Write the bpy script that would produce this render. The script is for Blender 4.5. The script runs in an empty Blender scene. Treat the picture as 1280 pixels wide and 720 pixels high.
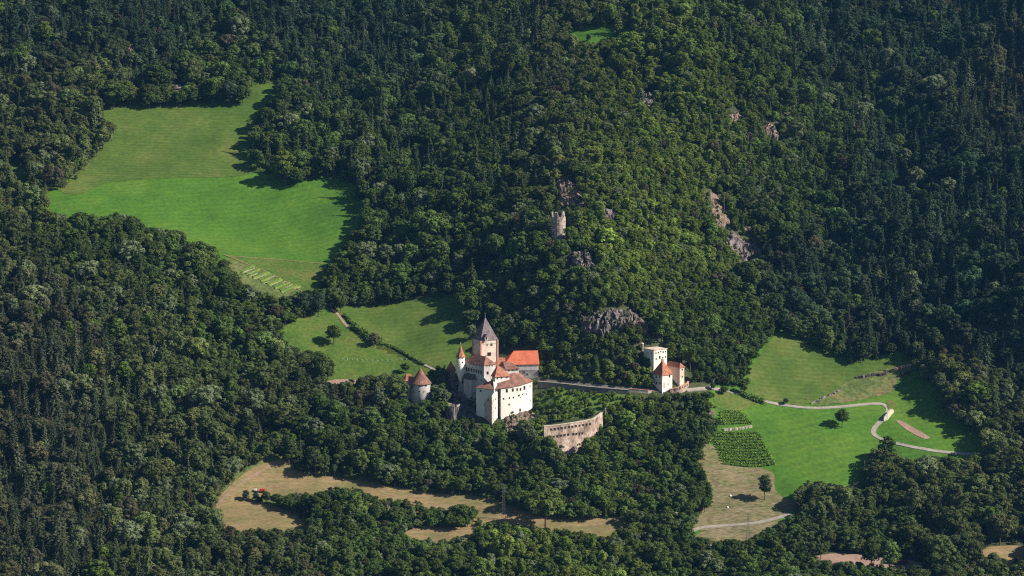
import bpy, math, random
import numpy as np
from mathutils import Vector
from mathutils.geometry import delaunay_2d_cdt, tessellate_polygon

random.seed(7); rng = np.random.default_rng(7)
sc = bpy.context.scene
COL = sc.collection
R = math.radians

# ------------------------------------------------------------------ camera, light, exposure
F = 3150.0                      # focal length in photo pixels (1280 wide)
PITCH = R(6.82)
CAM = np.array([0.0, -1800.0, 285.0])
cam = bpy.data.objects.new('camera', bpy.data.cameras.new('camera')); COL.objects.link(cam)
cam.data.sensor_width = 36; cam.data.lens = 36*F/1280
cam.location = CAM; cam.rotation_euler = (math.pi/2-PITCH, 0, 0)
cam.data.clip_start = 10; cam.data.clip_end = 12000
sc.camera = cam
SUN_EL, SUN_AZ = R(37), R(101)    # azimuth clockwise from +Y (north): just in front of due right
sund = np.array([math.sin(SUN_AZ)*math.cos(SUN_EL), math.cos(SUN_AZ)*math.cos(SUN_EL), math.sin(SUN_EL)])
w = bpy.data.worlds.new('World'); sc.world = w; w.use_nodes = True
nt = w.node_tree; nt.nodes.clear()
sky = nt.nodes.new('ShaderNodeTexSky'); sky.sky_type = 'NISHITA'; sky.sun_disc = False
sky.sun_elevation = SUN_EL; sky.sun_rotation = SUN_AZ; sky.altitude = 800
bg = nt.nodes.new('ShaderNodeBackground'); bg.inputs[1].default_value = 0.05
wo = nt.nodes.new('ShaderNodeOutputWorld')
nt.links.new(sky.outputs[0], bg.inputs[0]); nt.links.new(bg.outputs[0], wo.inputs[0])
sl = bpy.data.lights.new('sun', 'SUN'); sl.energy = 5.0; sl.angle = R(0.5); sl.color = (1.0, .93, .82)
so = bpy.data.objects.new('sun', sl); COL.objects.link(so)
so.rotation_euler = Vector(sund).to_track_quat('Z', 'Y').to_euler()
so.location = (400, 0, 700)
sc.view_settings.view_transform = 'Standard'; sc.view_settings.look = 'None'
sc.view_settings.exposure = 0.66; sc.view_settings.gamma = 1
sc.cycles.max_bounces = 5; sc.cycles.diffuse_bounces = 3; sc.cycles.glossy_bounces = 1
sc.cycles.transmission_bounces = 2; sc.cycles.volume_bounces = 0
sc.cycles.use_denoising = False; sc.cycles.filter_width = 1.15; sc.cycles.use_adaptive_sampling = False
HAZE = 2.2e-5                      # density of the valley air, per metre

# ------------------------------------------------------------------ terrain
vs = np.arange(-700, 1601, 10.0); us = np.arange(-1600, 2901, 10.0)
def slope(v):
    return np.interp(v, [-700, 0, 90, 130, 330, 370, 450, 480, 560, 600, 670, 760, 1200], [.6, .6, .58, .45, .45, .5, .55, .55, .6, .4, .25, .33, .4])
D0 = np.zeros(len(vs)); i480 = int(np.where(vs == 480)[0][0]); D0[i480] = 1800
def step(D, v, dv):
    T = math.tan(PITCH+math.atan((v-360)/F)); dT = (1+T*T)/(F*(1+((v-360)/F)**2))
    return D - dv*D*dT/(slope(v)+T)
for i in range(i480+1, len(vs)): D0[i] = step(D0[i-1], vs[i-1], 10)
for i in range(i480-1, -1, -1): D0[i] = step(D0[i+1], vs[i+1], -10)
oc = [-200, 0, 100, 200, 300, 400, 500, 600, 700, 760, 850, 950, 1050, 1150, 1280, 1500]
orow = {
 -200: [0, 0, 0, 0, 0, 10, 25, 20, -10, -40, -80, -60, 0, 30, -40, -120],
 0:    [0, 0, 0, 0, 5, 20, 30, -5, -44, -48, -74, -66, -5, 30, -45, -130],
 100:  [0, 0, 0, 10, 15, 22, 18, 0, -55, -85, -90, -45, 15, 35, -45, -130],
 200:  [0, 0, 10, 20, 25, 22, 10, -25, -92, -98, -70, -5, 40, 30, -45, -120],
 300:  [-22, -30, -25, -5, 15, 28, 10, -35, -98, -92, -42, 35, 45, 15, -45, -110],
 400:  [-40, -55, -52, -45, -28, 0, 10, 0, -48, -70, -38, 28, 35, 20, -30, -80],
 480:  [-40, -55, -55, -45, -30, -12, -5, -15, -15, -20, -20, 10, 20, 25, 10, -20],
 560:  [-30, -40, -38, -28, -16, -8, -10, -15, -25, -20, -10, 0, 0, 0, 5, -20],
 640:  [-20, -22, -16, -8, -3, 0, 0, 0, 0, 0, 0, 0, 0, 0, 0, 0],
 720:  [-8, -8, -5]+[0]*13, 1600: [0]*16}
rk = sorted(orow); tab = np.array([[np.interp(u, oc, orow[r]) for u in us] for r in rk])
OFF = np.array([np.interp(vs, rk, tab[:, j]) for j in range(len(us))])      # [u, v]
def blur(a, n, axis):
    k = np.exp(-np.arange(-3*n, 3*n+1)**2/(2.0*n*n)); k /= k.sum()
    p = [(0, 0), (0, 0)]; p[axis] = (3*n, 3*n); a = np.pad(a, p, mode='edge')
    return np.apply_along_axis(lambda r: np.convolve(r, k, 'valid'), axis, a)
OFF = blur(blur(OFF, 3, 0), 2, 1)
UU, VV_ = np.meshgrid(us, vs, indexing='ij')
OFF += 13*np.exp(-((UU-672)/16.)**2/2-((VV_-514)/8.)**2/2)+9*np.exp(-((UU-737)/14.)**2/2-((VV_-550)/9.)**2/2)      # hollow between the residence and the terrace
DT = D0[None, :]+OFF
for i in range(len(vs)-2, -1, -1): DT[:, i] = np.maximum(DT[:, i], DT[:, i+1]+2.5)
Ds = np.arange(900, 4201, 4.0)
Zt = np.zeros((len(us), len(Ds)))
for j in range(len(us)):
    v = np.interp(Ds, DT[j][::-1], vs[::-1])
    Zt[j] = -Ds*np.tan(PITCH+np.arctan((v-360)/F))+285
    Zt[j][Ds < DT[j][-1]] = Zt[j][np.searchsorted(Ds, DT[j][-1])]
def vnoise(x, y, seed=0):
    xi = np.floor(x).astype(np.int64); yi = np.floor(y).astype(np.int64); fx = x-xi; fy = y-yi
    fx = fx*fx*(3-2*fx); fy = fy*fy*(3-2*fy)
    def h(a, b):
        n = (a*374761393+b*668265263+seed*1442695041) & 0xffffffff
        n = ((n ^ (n >> 13))*1274126177) & 0xffffffff
        return ((n ^ (n >> 16)) & 0xffff)/32767.5-1
    return (h(xi, yi)*(1-fx)+h(xi+1, yi)*fx)*(1-fy)+(h(xi, yi+1)*(1-fx)+h(xi+1, yi+1)*fx)*fy
def Hraw(x, y):
    x = np.asarray(x, float); y = np.asarray(y, float); D = np.clip(y+1800, Ds[0], Ds[-1]-1)
    u = np.clip(640+F*x/D, us[0], us[-1]-1)
    a = (u-us[0])/10; b = (D-Ds[0])/4; i = a.astype(int); j = b.astype(int); a = a-i; b = b-j
    z = (Zt[i, j]*(1-a)+Zt[i+1, j]*a)*(1-b)+(Zt[i, j+1]*(1-a)+Zt[i+1, j+1]*a)*b
    mk = np.clip((y-110)/80, 0, 1)*(1-.8*np.exp(-((x-62)/45.)**2-((y-560)/150.)**2))*(1-.85*np.exp(-((x-50)/50.)**2-((y-180)/110.)**2))*np.clip((x+110)/60, 0, 1)
    z = z+mk*(9*vnoise(x/42+y/260, y/190, 71)+4*vnoise(x/24, y/60, 72))
    z = z+3.0*vnoise(x/70, y/70, 3)+1.2*vnoise(x/28, y/28, 5)+.5*vnoise(x/13, y/13, 6)
    return z
GX = np.concatenate([np.arange(-4200, -600, 120.), np.arange(-600, 601, 4.), np.arange(720, 4201, 120.)])
GY = np.concatenate([np.arange(-4200, -400, 100.), np.arange(-400, 901, 4.), np.arange(960, 2341, 60.)])
XX, YY = np.meshgrid(GX, GY, indexing='ij'); GZ = Hraw(XX, YY)
def H(x, y):
    x = np.asarray(x, float); y = np.asarray(y, float)
    i = np.clip(np.searchsorted(GX, x, 'right')-1, 0, len(GX)-2); j = np.clip(np.searchsorted(GY, y, 'right')-1, 0, len(GY)-2)
    a = (x-GX[i])/(GX[i+1]-GX[i]); b = (y-GY[j])/(GY[j+1]-GY[j])
    return (GZ[i, j]*(1-a)+GZ[i+1, j]*a)*(1-b)+(GZ[i, j+1]*(1-a)+GZ[i+1, j+1]*a)*b
cp, sp = math.cos(PITCH), math.sin(PITCH)
def ray(u, v):
    u = np.asarray(u, float)-640; v = np.asarray(v, float)-360
    return np.stack([u+0*v, F*cp-v*sp+0*u, -F*sp-v*cp+0*u], -1)
def proj(x, y, z):
    dx = x-CAM[0]; dy = y-CAM[1]; dz = z-CAM[2]
    f = dy*cp-dz*sp; up = dy*sp+dz*cp
    return 640+F*dx/f, 360-F*up/f
def hit(u, v):                    # ground point seen at a photo pixel
    d = ray(u, v); d = d/d[..., 1:2]; flat = d.reshape(-1, 3)
    ts = np.arange(1300, 3000, 3.0); out = np.zeros_like(flat)
    for k, q in enumerate(flat):
        P = CAM+ts[:, None]*q; g = P[:, 2]-H(P[:, 0], P[:, 1])
        n = np.argmax(g < 0) if (g < 0).any() else len(ts)-1; n = max(n, 1)
        t = ts[n-1]+3*g[n-1]/(g[n-1]-g[n]+1e-9); t = min(max(t, ts[n-1]), ts[n]); out[k] = CAM+t*q
        out[k][2] = H(out[k][0], out[k][1])
    return out.reshape(d.shape)
def on_z(u, v, z): d = ray(u, v); return CAM+d*((z-CAM[2])/d[..., 2])
def on_y(u, v, y): d = ray(u, v); return CAM+d*((y-CAM[1])/d[..., 1])

# ------------------------------------------------------------------ materials
def mat(name, cols, scale=.2, detail=3, rough=.85, fine=None, fine_amt=.25, bump=0, stretch=(1, 1, 1), stops=None, spec=.2, bands=None):
    m = bpy.data.materials.new(name); m.use_nodes = True; t = m.node_tree; N = t.nodes; L = t.links
    b = N['Principled BSDF']; b.inputs['Roughness'].default_value = rough; b.inputs['Specular IOR Level'].default_value = spec
    g = N.new('ShaderNodeNewGeometry'); mp = N.new('ShaderNodeMapping'); mp.inputs['Scale'].default_value = stretch
    L.new(g.outputs['Position'], mp.inputs[0])
    n = N.new('ShaderNodeTexNoise'); n.inputs['Scale'].default_value = scale; n.inputs['Detail'].default_value = detail
    n.inputs['Roughness'].default_value = .6; L.new(mp.outputs[0], n.inputs[0])
    r = N.new('ShaderNodeValToRGB'); L.new(n.outputs[0], r.inputs[0])
    k = len(cols); st = stops or [.32+.36*i/max(1, k-1) for i in range(k)]
    while len(r.color_ramp.elements) < k: r.color_ramp.elements.new(.5)
    for e, c, s in zip(r.color_ramp.elements, cols, st): e.position = s
    for e, c in zip(r.color_ramp.elements, cols): e.color = (*c, 1)
    out = r.outputs[0]
    if fine:
        n2 = N.new('ShaderNodeTexNoise'); n2.inputs['Scale'].default_value = fine; n2.inputs['Detail'].default_value = 2
        L.new(mp.outputs[0], n2.inputs[0])
        mr = N.new('ShaderNodeMapRange'); mr.inputs[1].default_value = .3; mr.inputs[2].default_value = .7
        mr.inputs[3].default_value = 1-fine_amt; mr.inputs[4].default_value = 1+fine_amt; L.new(n2.outputs[0], mr.inputs[0])
        mx = N.new('ShaderNodeMix'); mx.data_type = 'RGBA'; mx.blend_type = 'MULTIPLY'; mx.inputs[0].default_value = 1
        L.new(out, mx.inputs[6]); L.new(mr.outputs[0], mx.inputs[7]); out = mx.outputs[2]
    if bands:
        ang, wd, am = bands; m3 = N.new('ShaderNodeMapping'); m3.inputs['Rotation'].default_value = (0, 0, ang); L.new(g.outputs['Position'], m3.inputs[0])
        wv = N.new('ShaderNodeTexWave'); wv.inputs['Scale'].default_value = 1/wd; wv.inputs['Distortion'].default_value = 3.5; wv.inputs['Detail'].default_value = 2; wv.inputs['Detail Scale'].default_value = .4
        L.new(m3.outputs[0], wv.inputs[0]); m2 = N.new('ShaderNodeMapRange'); m2.inputs[3].default_value = 1-am; m2.inputs[4].default_value = 1+am; L.new(wv.outputs['Fac'], m2.inputs[0])
        x2 = N.new('ShaderNodeMix'); x2.data_type = 'RGBA'; x2.blend_type = 'MULTIPLY'; x2.inputs[0].default_value = 1; L.new(out, x2.inputs[6]); L.new(m2.outputs[0], x2.inputs[7]); out = x2.outputs[2]
    L.new(out, b.inputs['Base Color'])
    if bump:
        bp = N.new('ShaderNodeBump'); bp.inputs['Distance'].default_value = bump; bp.inputs['Strength'].default_value = .8
        L.new((n2 if fine else n).outputs[0], bp.inputs['Height']); L.new(bp.outputs[0], b.inputs['Normal'])
    return m
M = {}
M['forest_floor'] = mat('forest_floor', [(.030, .040, .016), (.05, .065, .022), (.065, .06, .035)], .05, 5, fine=.7, fine_amt=.4)
M['grass_bright'] = mat('grass_bright', [(.043, .110, .008), (.057, .142, .010), (.082, .160, .014)], .02, 6, fine=.35, fine_amt=.20, bump=.25, bands=(1.2, 22, .06))
M['grass_olive'] = mat('grass_olive', [(.050, .094, .012), (.068, .116, .015), (.108, .130, .026)], .03, 6, fine=.3, fine_amt=.18, bump=.3, bands=(1.5, 14, .08))
M['grass_mid'] = mat('grass_mid', [(.045, .092, .010), (.066, .118, .014), (.108, .125, .025)], .04, 6, fine=.4, fine_amt=.25, bump=.4)
M['grass_rough'] = mat('grass_rough', [(.06, .09, .022), (.10, .13, .035), (.17, .14, .06)], .06, 6, fine=.35, fine_amt=.35, bump=.6)
M['hay'] = mat('hay', [(.125, .13, .045), (.21, .16, .072), (.28, .19, .10)], .045, 6, fine=.5, fine_amt=.22, bump=.3, bands=(1.4, 16, .05), stretch=(.6, 1.6, 1.6))
M['hay_rough'] = mat('hay_rough', [(.11, .12, .04), (.17, .145, .07), (.21, .165, .095)], .09, 6, fine=.45, fine_amt=.4, bump=.6, stretch=(.6, 1.5, 1.5))
M['earth'] = mat('earth', [(.24, .15, .11), (.33, .22, .17)], .2, 4, fine=.9, fine_amt=.15)
M['gravel'] = mat('gravel', [(.24, .21, .18), (.36, .32, .27)], .25, 4, fine=1.2, fine_amt=.2)
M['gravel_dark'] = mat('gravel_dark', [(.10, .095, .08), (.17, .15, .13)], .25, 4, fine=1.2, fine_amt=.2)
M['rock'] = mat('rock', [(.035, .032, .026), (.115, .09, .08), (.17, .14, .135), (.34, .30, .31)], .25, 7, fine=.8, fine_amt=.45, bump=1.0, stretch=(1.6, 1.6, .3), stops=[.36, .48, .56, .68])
M['rock_pink'] = mat('rock_pink', [(.055, .055, .03), (.14, .10, .07), (.20, .145, .115), (.30, .23, .20)], .3, 6, fine=.8, fine_amt=.35, bump=.8)
M['stone'] = mat('stone', [(.17, .145, .125), (.30, .25, .22), (.40, .34, .30)], .35, 5, fine=1.4, fine_amt=.25, bump=.15)
M['stone_pink'] = mat('stone_pink', [(.13, .095, .07), (.34, .24, .19), (.44, .32, .26), (.62, .50, .42)], .22, 7, fine=1.1, fine_amt=.35, stops=[.33, .46, .56, .7], bump=.2, stretch=(1, 1, .5))
M['stone_grey'] = mat('stone_grey', [(.16, .15, .15), (.27, .25, .25), (.38, .35, .34)], .3, 6, fine=1.1, fine_amt=.25, bump=.15)
M['stone_ruin'] = mat('stone_ruin', [(.16, .125, .105), (.36, .28, .235), (.52, .42, .36)], .5, 7, fine=1.3, fine_amt=.4, bump=.4, stops=[.36, .5, .64])
M['stone_shaded'] = mat('stone_shaded', [(.09, .085, .085), (.15, .14, .14), (.21, .19, .18)], .3, 6, fine=1.1, fine_amt=.25, bump=.15)  # stone darkened so its colour carries the shade on the road's retaining wall
M['stone_pale'] = mat('stone_pale', [(.40, .36, .28), (.60, .54, .42)], .4, 4, fine=1.2, fine_amt=.2)
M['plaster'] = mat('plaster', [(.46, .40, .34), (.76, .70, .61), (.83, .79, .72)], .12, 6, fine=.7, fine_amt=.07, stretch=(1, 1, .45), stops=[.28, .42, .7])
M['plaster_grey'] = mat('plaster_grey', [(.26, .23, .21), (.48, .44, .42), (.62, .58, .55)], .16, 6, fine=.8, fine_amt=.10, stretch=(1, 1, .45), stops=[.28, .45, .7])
M['plaster_warm'] = mat('plaster_warm', [(.42, .31, .25), (.60, .47, .38), (.68, .55, .46)], .2, 6, fine=.9, fine_amt=.12, stops=[.3, .5, .7])
M['plaster_pink'] = mat('plaster_pink', [(.54, .40, .32), (.68, .54, .45), (.76, .66, .56)], .18, 5, fine=.9, fine_amt=.12, stops=[.3, .45, .7])
M['brick_edge'] = mat('brick_edge', [(.48, .21, .14), (.60, .32, .24)], .8, 3, fine=1.5, fine_amt=.2)
M['tile_old'] = mat('tile_old', [(.11, .075, .06), (.23, .11, .08), (.33, .17, .125)], .3, 5, fine=1.6, fine_amt=.22, bump=.06)
M['tile_red'] = mat('tile_red', [(.24, .10, .065), (.38, .145, .085), (.46, .22, .14)], .4, 5, fine=1.8, fine_amt=.2, bump=.05)
M['tile_new'] = mat('tile_new', [(.42, .11, .06), (.52, .135, .07), (.56, .17, .09)], .25, 6, fine=1.8, fine_amt=.16, bump=.05)
M['tile_grey'] = mat('tile_grey', [(.12, .09, .10), (.18, .14, .145), (.25, .19, .18)], .5, 4, fine=1.8, fine_amt=.25, bump=.05)
M['shingle_dark'] = mat('shingle_dark', [(.06, .065, .06), (.10, .11, .09)], .5, 4, fine=1.5, fine_amt=.2)
M['dark_pane'] = mat('dark_pane', [(.010, .010, .012), (.018, .018, .02)], .5, 2, rough=.35, spec=.4)
M['wood'] = mat('wood', [(.22, .16, .11), (.32, .25, .18)], .6, 3)
M['wood_dark'] = mat('wood_dark', [(.06, .045, .035), (.11, .08, .06)], .8, 3)
M['metal'] = mat('metal', [(.17, .18, .17), (.26, .27, .25)], .6, 3, rough=.5)
M['white_paint'] = mat('white_paint', [(.7, .7, .68), (.8, .8, .78)], .6, 3, rough=.5)
M['red_paint'] = mat('red_paint', [(.50, .05, .03), (.6, .08, .05)], .6, 3, rough=.4)
M['maroon_paint'] = mat('maroon_paint', [(.10, .025, .025), (.14, .04, .04)], .6, 3, rough=.5)
M['rubber'] = mat('rubber', [(.02, .02, .02), (.03, .03, .03)], .6, 3)
M['bark'] = mat('bark', [(.07, .055, .045), (.12, .10, .085)], .5, 3)
M['vine_leaf'] = mat('vine_leaf', [(.10, .18, .02), (.15, .25, .03), (.20, .29, .045)], .6, 4, fine=1.5, fine_amt=.4)
M['crops'] = mat('crops', [(.06, .12, .018), (.12, .18, .03)], .6, 4, fine=1.5, fine_amt=.4)

def leaf_mat():
    m = bpy.data.materials.new('leaves'); m.use_nodes = True; t = m.node_tree; N = t.nodes; L = t.links; N.clear()
    o = N.new('ShaderNodeOutputMaterial'); a = N.new('ShaderNodeAttribute'); a.attribute_type = 'INSTANCER'; a.attribute_name = 'tint'
    c = N.new('ShaderNodeAttribute'); c.attribute_name = 'clump'
    g = N.new('ShaderNodeNewGeometry'); n = N.new('ShaderNodeTexNoise'); n.inputs['Scale'].default_value = .5; n.inputs['Detail'].default_value = 1
    L.new(g.outputs['Position'], n.inputs[0])
    mr = N.new('ShaderNodeMapRange'); mr.inputs[1].default_value = .3; mr.inputs[2].default_value = .7; mr.inputs[3].default_value = .78; mr.inputs[4].default_value = 1.22
    L.new(n.outputs[0], mr.inputs[0])
    mu = N.new('ShaderNodeMath'); mu.operation = 'MULTIPLY'; L.new(mr.outputs[0], mu.inputs[0]); L.new(c.outputs['Fac'], mu.inputs[1])
    mx = N.new('ShaderNodeVectorMath'); mx.operation = 'SCALE'; L.new(a.outputs['Color'], mx.inputs[0]); L.new(mu.outputs[0], mx.inputs['Scale'])
    d = N.new('ShaderNodeBsdfDiffuse'); L.new(mx.outputs[0], d.inputs[0])
    tr = N.new('ShaderNodeBsdfTranslucent'); ty = N.new('ShaderNodeVectorMath'); ty.operation = 'MULTIPLY'; ty.inputs[1].default_value = (1.1, 1.25, .5)
    L.new(mx.outputs[0], ty.inputs[0]); L.new(ty.outputs[0], tr.inputs[0])
    ms = N.new('ShaderNodeMixShader'); ms.inputs[0].default_value = .22
    L.new(d.outputs[0], ms.inputs[1]); L.new(tr.outputs[0], ms.inputs[2]); L.new(ms.outputs[0], o.inputs[0])
    return m
M['leaves'] = leaf_mat()

# ------------------------------------------------------------------ object helpers
def tag(o, label=None, cat=None, group=None, kind=None):
    for k, v in (('label', label), ('category', cat), ('group', group), ('kind', kind)):
        if v: o[k] = v
    return o
def empty(name, loc=(0, 0, 0), rz=0):
    o = bpy.data.objects.new(name, None); COL.objects.link(o); o.location = loc; o.rotation_euler = (0, 0, rz); o.empty_display_size = 1; return o
class MB:
    def __init__(s): s.v = []; s.f = []; s.m = []
    def add(s, vs_, fs, mi=0):
        b = len(s.v); s.v += [tuple(float(c) for c in p) for p in vs_]; s.f += [tuple(b+i for i in f) for f in fs]; s.m += [mi]*len(fs)
    def prism(s, pts, z0, z1, mi=0, top=None):
        n = len(pts); z1s = z1 if hasattr(z1, '__len__') else [z1]*n; top = top or pts
        s.add([(p[0], p[1], z0) for p in pts]+[(p[0], p[1], z) for p, z in zip(top, z1s)],
              [tuple(range(n-1, -1, -1)), tuple(range(n, 2*n))]+[(i, (i+1) % n, n+(i+1) % n, n+i) for i in range(n)], mi)
    def box(s, c, size, rz=0, mi=0):
        ca, sa = math.cos(rz), math.sin(rz); a, b, h = [q/2 for q in size]
        s.prism([(c[0]+x*ca-y*sa, c[1]+x*sa+y*ca) for x, y in ((-a, -b), (a, -b), (a, b), (-a, b))], c[2]-h, c[2]+h, mi)
    def tube(s, p, q, r0, r1=None, n=6, mi=0):
        p = Vector(p); q = Vector(q); r1 = r0 if r1 is None else r1; d = (q-p).normalized()
        a = d.orthogonal().normalized(); b = d.cross(a); vv = []
        for c, r in ((p, r0), (q, r1)): vv += [c+r*(math.cos(t)*a+math.sin(t)*b) for t in [2*math.pi*i/n for i in range(n)]]
        s.add(vv, [(i, (i+1) % n, n+(i+1) % n, n+i) for i in range(n)]+[tuple(range(n-1, -1, -1)), tuple(range(n, 2*n))], mi)
    def lathe(s, c, prof, n=24, mi=0, ph=0):
        vv = []; ff = []
        for r, z in prof: vv += [(c[0]+r*math.cos(2*math.pi*i/n+ph), c[1]+r*math.sin(2*math.pi*i/n+ph), c[2]+z) for i in range(n)]
        for k in range(len(prof)-1): ff += [(k*n+i, k*n+(i+1) % n, (k+1)*n+(i+1) % n, (k+1)*n+i) for i in range(n)]
        ff += [tuple(range(n-1, -1, -1)), tuple((len(prof)-1)*n+i for i in range(n))]
        s.add(vv, ff, mi)
    def build(s, name, mats, parent=None, smooth=False):
        mats = mats if isinstance(mats, (list, tuple)) else [mats]
        me = bpy.data.meshes.new(name)
        V = np.array(s.v)
        if parent is not None and len(V):
            l = np.array(parent.matrix_basis.inverted()) if parent.parent is None else np.eye(4)
            if parent.parent is None: V = V@l[:3, :3].T+l[:3, 3]
            else:
                l = np.array(parent.parent.matrix_basis.inverted()); V = V@l[:3, :3].T+l[:3, 3]
        me.from_pydata(V.tolist(), [], s.f)
        for m in mats: me.materials.append(M[m] if isinstance(m, str) else m)
        me.polygons.foreach_set('material_index', s.m)
        if smooth: me.polygons.foreach_set('use_smooth', [True]*len(s.f))
        me.update(); o = bpy.data.objects.new(name, me); COL.objects.link(o); o.parent = parent
        return o
def inpoly(poly, x, y):
    x = np.asarray(x, float); y = np.asarray(y, float); r = np.zeros(x.shape, bool); n = len(poly)
    for i in range(n):
        x1, y1 = poly[i][:2]; x2, y2 = poly[(i+1) % n][:2]
        if y1 == y2: continue
        c = ((y1 > y) != (y2 > y)) & (x < (x2-x1)*(y-y1)/(y2-y1)+x1); r ^= c
    return r
def densify(pts, stp, closed=True):
    out = []
    n = len(pts)
    for i in range(n if closed else n-1):
        a = np.array(pts[i][:2], float); b = np.array(pts[(i+1) % n][:2], float)
        k = max(1, int(np.ceil(np.linalg.norm(b-a)/stp)))
        out += [a+(b-a)*j/k for j in range(k)]
    if not closed: out.append(np.array(pts[-1][:2], float))
    return out
def smooth_poly(pts, it=2, closed=True):
    p = [np.array(q[:2], float) for q in pts]
    for _ in range(it):
        o = []
        n = len(p)
        if not closed: o.append(p[0])
        for i in range(n if closed else n-1):
            a, b = p[i], p[(i+1) % n]; o += [a*.75+b*.25, a*.25+b*.75]
        if not closed: o.append(p[-1])
        p = o
    return p
def grow(pts, g):
    n = len(pts); A = [np.array(p[:2], float) for p in pts]; ar = sum(A[i][0]*A[(i+1) % n][1]-A[(i+1) % n][0]*A[i][1] for i in range(n)); s_ = 1 if ar > 0 else -1; out = []
    for i in range(n):
        e1 = A[i]-A[i-1]; e2 = A[(i+1) % n]-A[i]; n1 = np.array([e1[1], -e1[0]])/(np.linalg.norm(e1)+1e-9); n2 = np.array([e2[1], -e2[0]])/(np.linalg.norm(e2)+1e-9)
        b = n1+n2; out.append((*(A[i]+s_*b*g/max(.8, b@b/2)), *(pts[i][2:])))
    return out
def sheet(name, poly_px, material, lift=.12, rough=0, kind='structure', world=None, spacing=4.0, g=0):
    if g: poly_px = grow(poly_px, g)
    """ground surface draped over the terrain inside an outline"""
    if world is None:
        pts = smooth_poly([(p[0], p[1]+(p[2] if len(p) > 2 else 0)) for p in poly_px], 2)
        A = np.array(pts); W = hit(A[:, 0], A[:, 1])[:, :2]
    else: W = np.array(world)
    bd = np.array(densify(W.tolist(), spacing))
    if rough: bd += rough*np.stack([vnoise(bd[:, 0]/5, bd[:, 1]/5, 11), vnoise(bd[:, 0]/5, bd[:, 1]/5, 12)], -1)
    x0, y0 = bd.min(0); x1, y1 = bd.max(0)
    gx = GX[(GX > x0) & (GX < x1)]; gy = GY[(GY > y0) & (GY < y1)]
    X, Y = np.meshgrid(gx, gy); X = X.ravel(); Y = Y.ravel(); k = inpoly(bd, X, Y)
    P = np.concatenate([bd, np.stack([X[k], Y[k]], -1)]); nb = len(bd)
    r = delaunay_2d_cdt([Vector(p) for p in P.tolist()], [(i, (i+1) % nb) for i in range(nb)], [list(range(nb))], 1, 1e-4)
    vv = np.array([(p.x, p.y) for p in r[0]]); zz = H(vv[:, 0], vv[:, 1])+lift
    mb = MB(); mb.add(np.column_stack([vv, zz]), [tuple(f) for f in r[2]]); o = mb.build(name, material, smooth=True)
    for p in o.data.polygons:
        pass
    o['kind'] = kind
    return o
def ribbon(name, px, width, material, lift=.22):
    p = np.array(smooth_poly(px, 2, False)); W = hit(p[:, 0], p[:, 1])[:, :2]
    W = np.array(densify(W.tolist(), 3, False)); 
    for _ in range(3): W[1:-1] = (W[:-2]+2*W[1:-1]+W[2:])/4
    t = np.gradient(W, axis=0); t /= np.linalg.norm(t, axis=1)[:, None]; nrm = np.stack([-t[:, 1], t[:, 0]], -1)
    mb = MB(); vv = []; cs = [-1, -.33, .33, 1]
    for c in cs:
        q = W+nrm*c*width/2; 
        zc = H(W[:, 0], W[:, 1]); z = np.maximum(H(q[:, 0], q[:, 1]), zc*.5+H(q[:, 0], q[:, 1])*.5)+lift
        vv.append(np.column_stack([q, z]))
    V = np.concatenate(vv); n = len(W)
    mb.add(V, [(a*n+i, a*n+i+1, (a+1)*n+i+1, (a+1)*n+i) for a in range(3) for i in range(n-1)])
    # edges reach into the ground so the lane has a body
    for a in (0, 3):
        e = V[a*n:(a+1)*n]; lo = e.copy(); lo[:, 2] -= 1.2
        mb.add(np.concatenate([e, lo]), [(i, i+1, n+i+1, n+i) for i in range(n-1)])
    o = mb.build(name, material); o['kind'] = 'structure'; return o, W

# ------------------------------------------------------------------ ground
me = bpy.data.meshes.new('ground'); nx, ny = len(GX), len(GY)
V = np.stack([XX, YY, GZ], -1).reshape(-1, 3)
idx = np.arange(nx*ny).reshape(nx, ny)
Fq = np.stack([idx[:-1, :-1], idx[1:, :-1], idx[1:, 1:], idx[:-1, 1:]], -1).reshape(-1, 4)
me.vertices.add(len(V)); me.vertices.foreach_set('co', V.ravel())
me.loops.add(Fq.size); me.loops.foreach_set('vertex_index', Fq.ravel())
me.polygons.add(len(Fq)); me.polygons.foreach_set('loop_start', np.arange(0, Fq.size, 4)); me.polygons.foreach_set('loop_total', np.full(len(Fq), 4))
me.polygons.foreach_set('use_smooth', np.ones(len(Fq), bool)); me.materials.append(M['forest_floor']); me.update(); me.validate()
ground = bpy.data.objects.new('ground', me); COL.objects.link(ground); ground['kind'] = 'structure'

# outlines of the open land as seen in the photograph; a third number pushes the ground on under the trees in front
k = 24
UP = [(128, 137), (150, 135), (200, 136), (250, 131), (300, 132), (316, 106), (352, 100), (350, 112), (335, 130), (320, 150), (312, 185), (318, 210), (345, 224), (365, 232), (395, 225), (425, 224), (445, 240), (457, 258), (454, 275), (442, 290), (432, 305), (417, 318), (407, 330), (405, 350), (396, 363), (376, 363, k), (352, 372, k), (335, 369, k), (310, 356, k), (300, 350, k), (279, 325, k), (262, 305, k), (235, 300, k), (225, 290, k), (205, 286, k), (185, 284, k), (165, 269, k), (148, 264, k), (130, 270, k), (115, 269, k), (100, 266, k), (85, 273, k), (75, 268, k), (62, 262, k), (54, 243, 10), (75, 237), (95, 225), (115, 205), (130, 190), (140, 165)]
SMALL_L = [(10, 201), (24, 199), (34, 214), (36, 222), (25, 230, 10), (12, 212, 8)]
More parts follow.
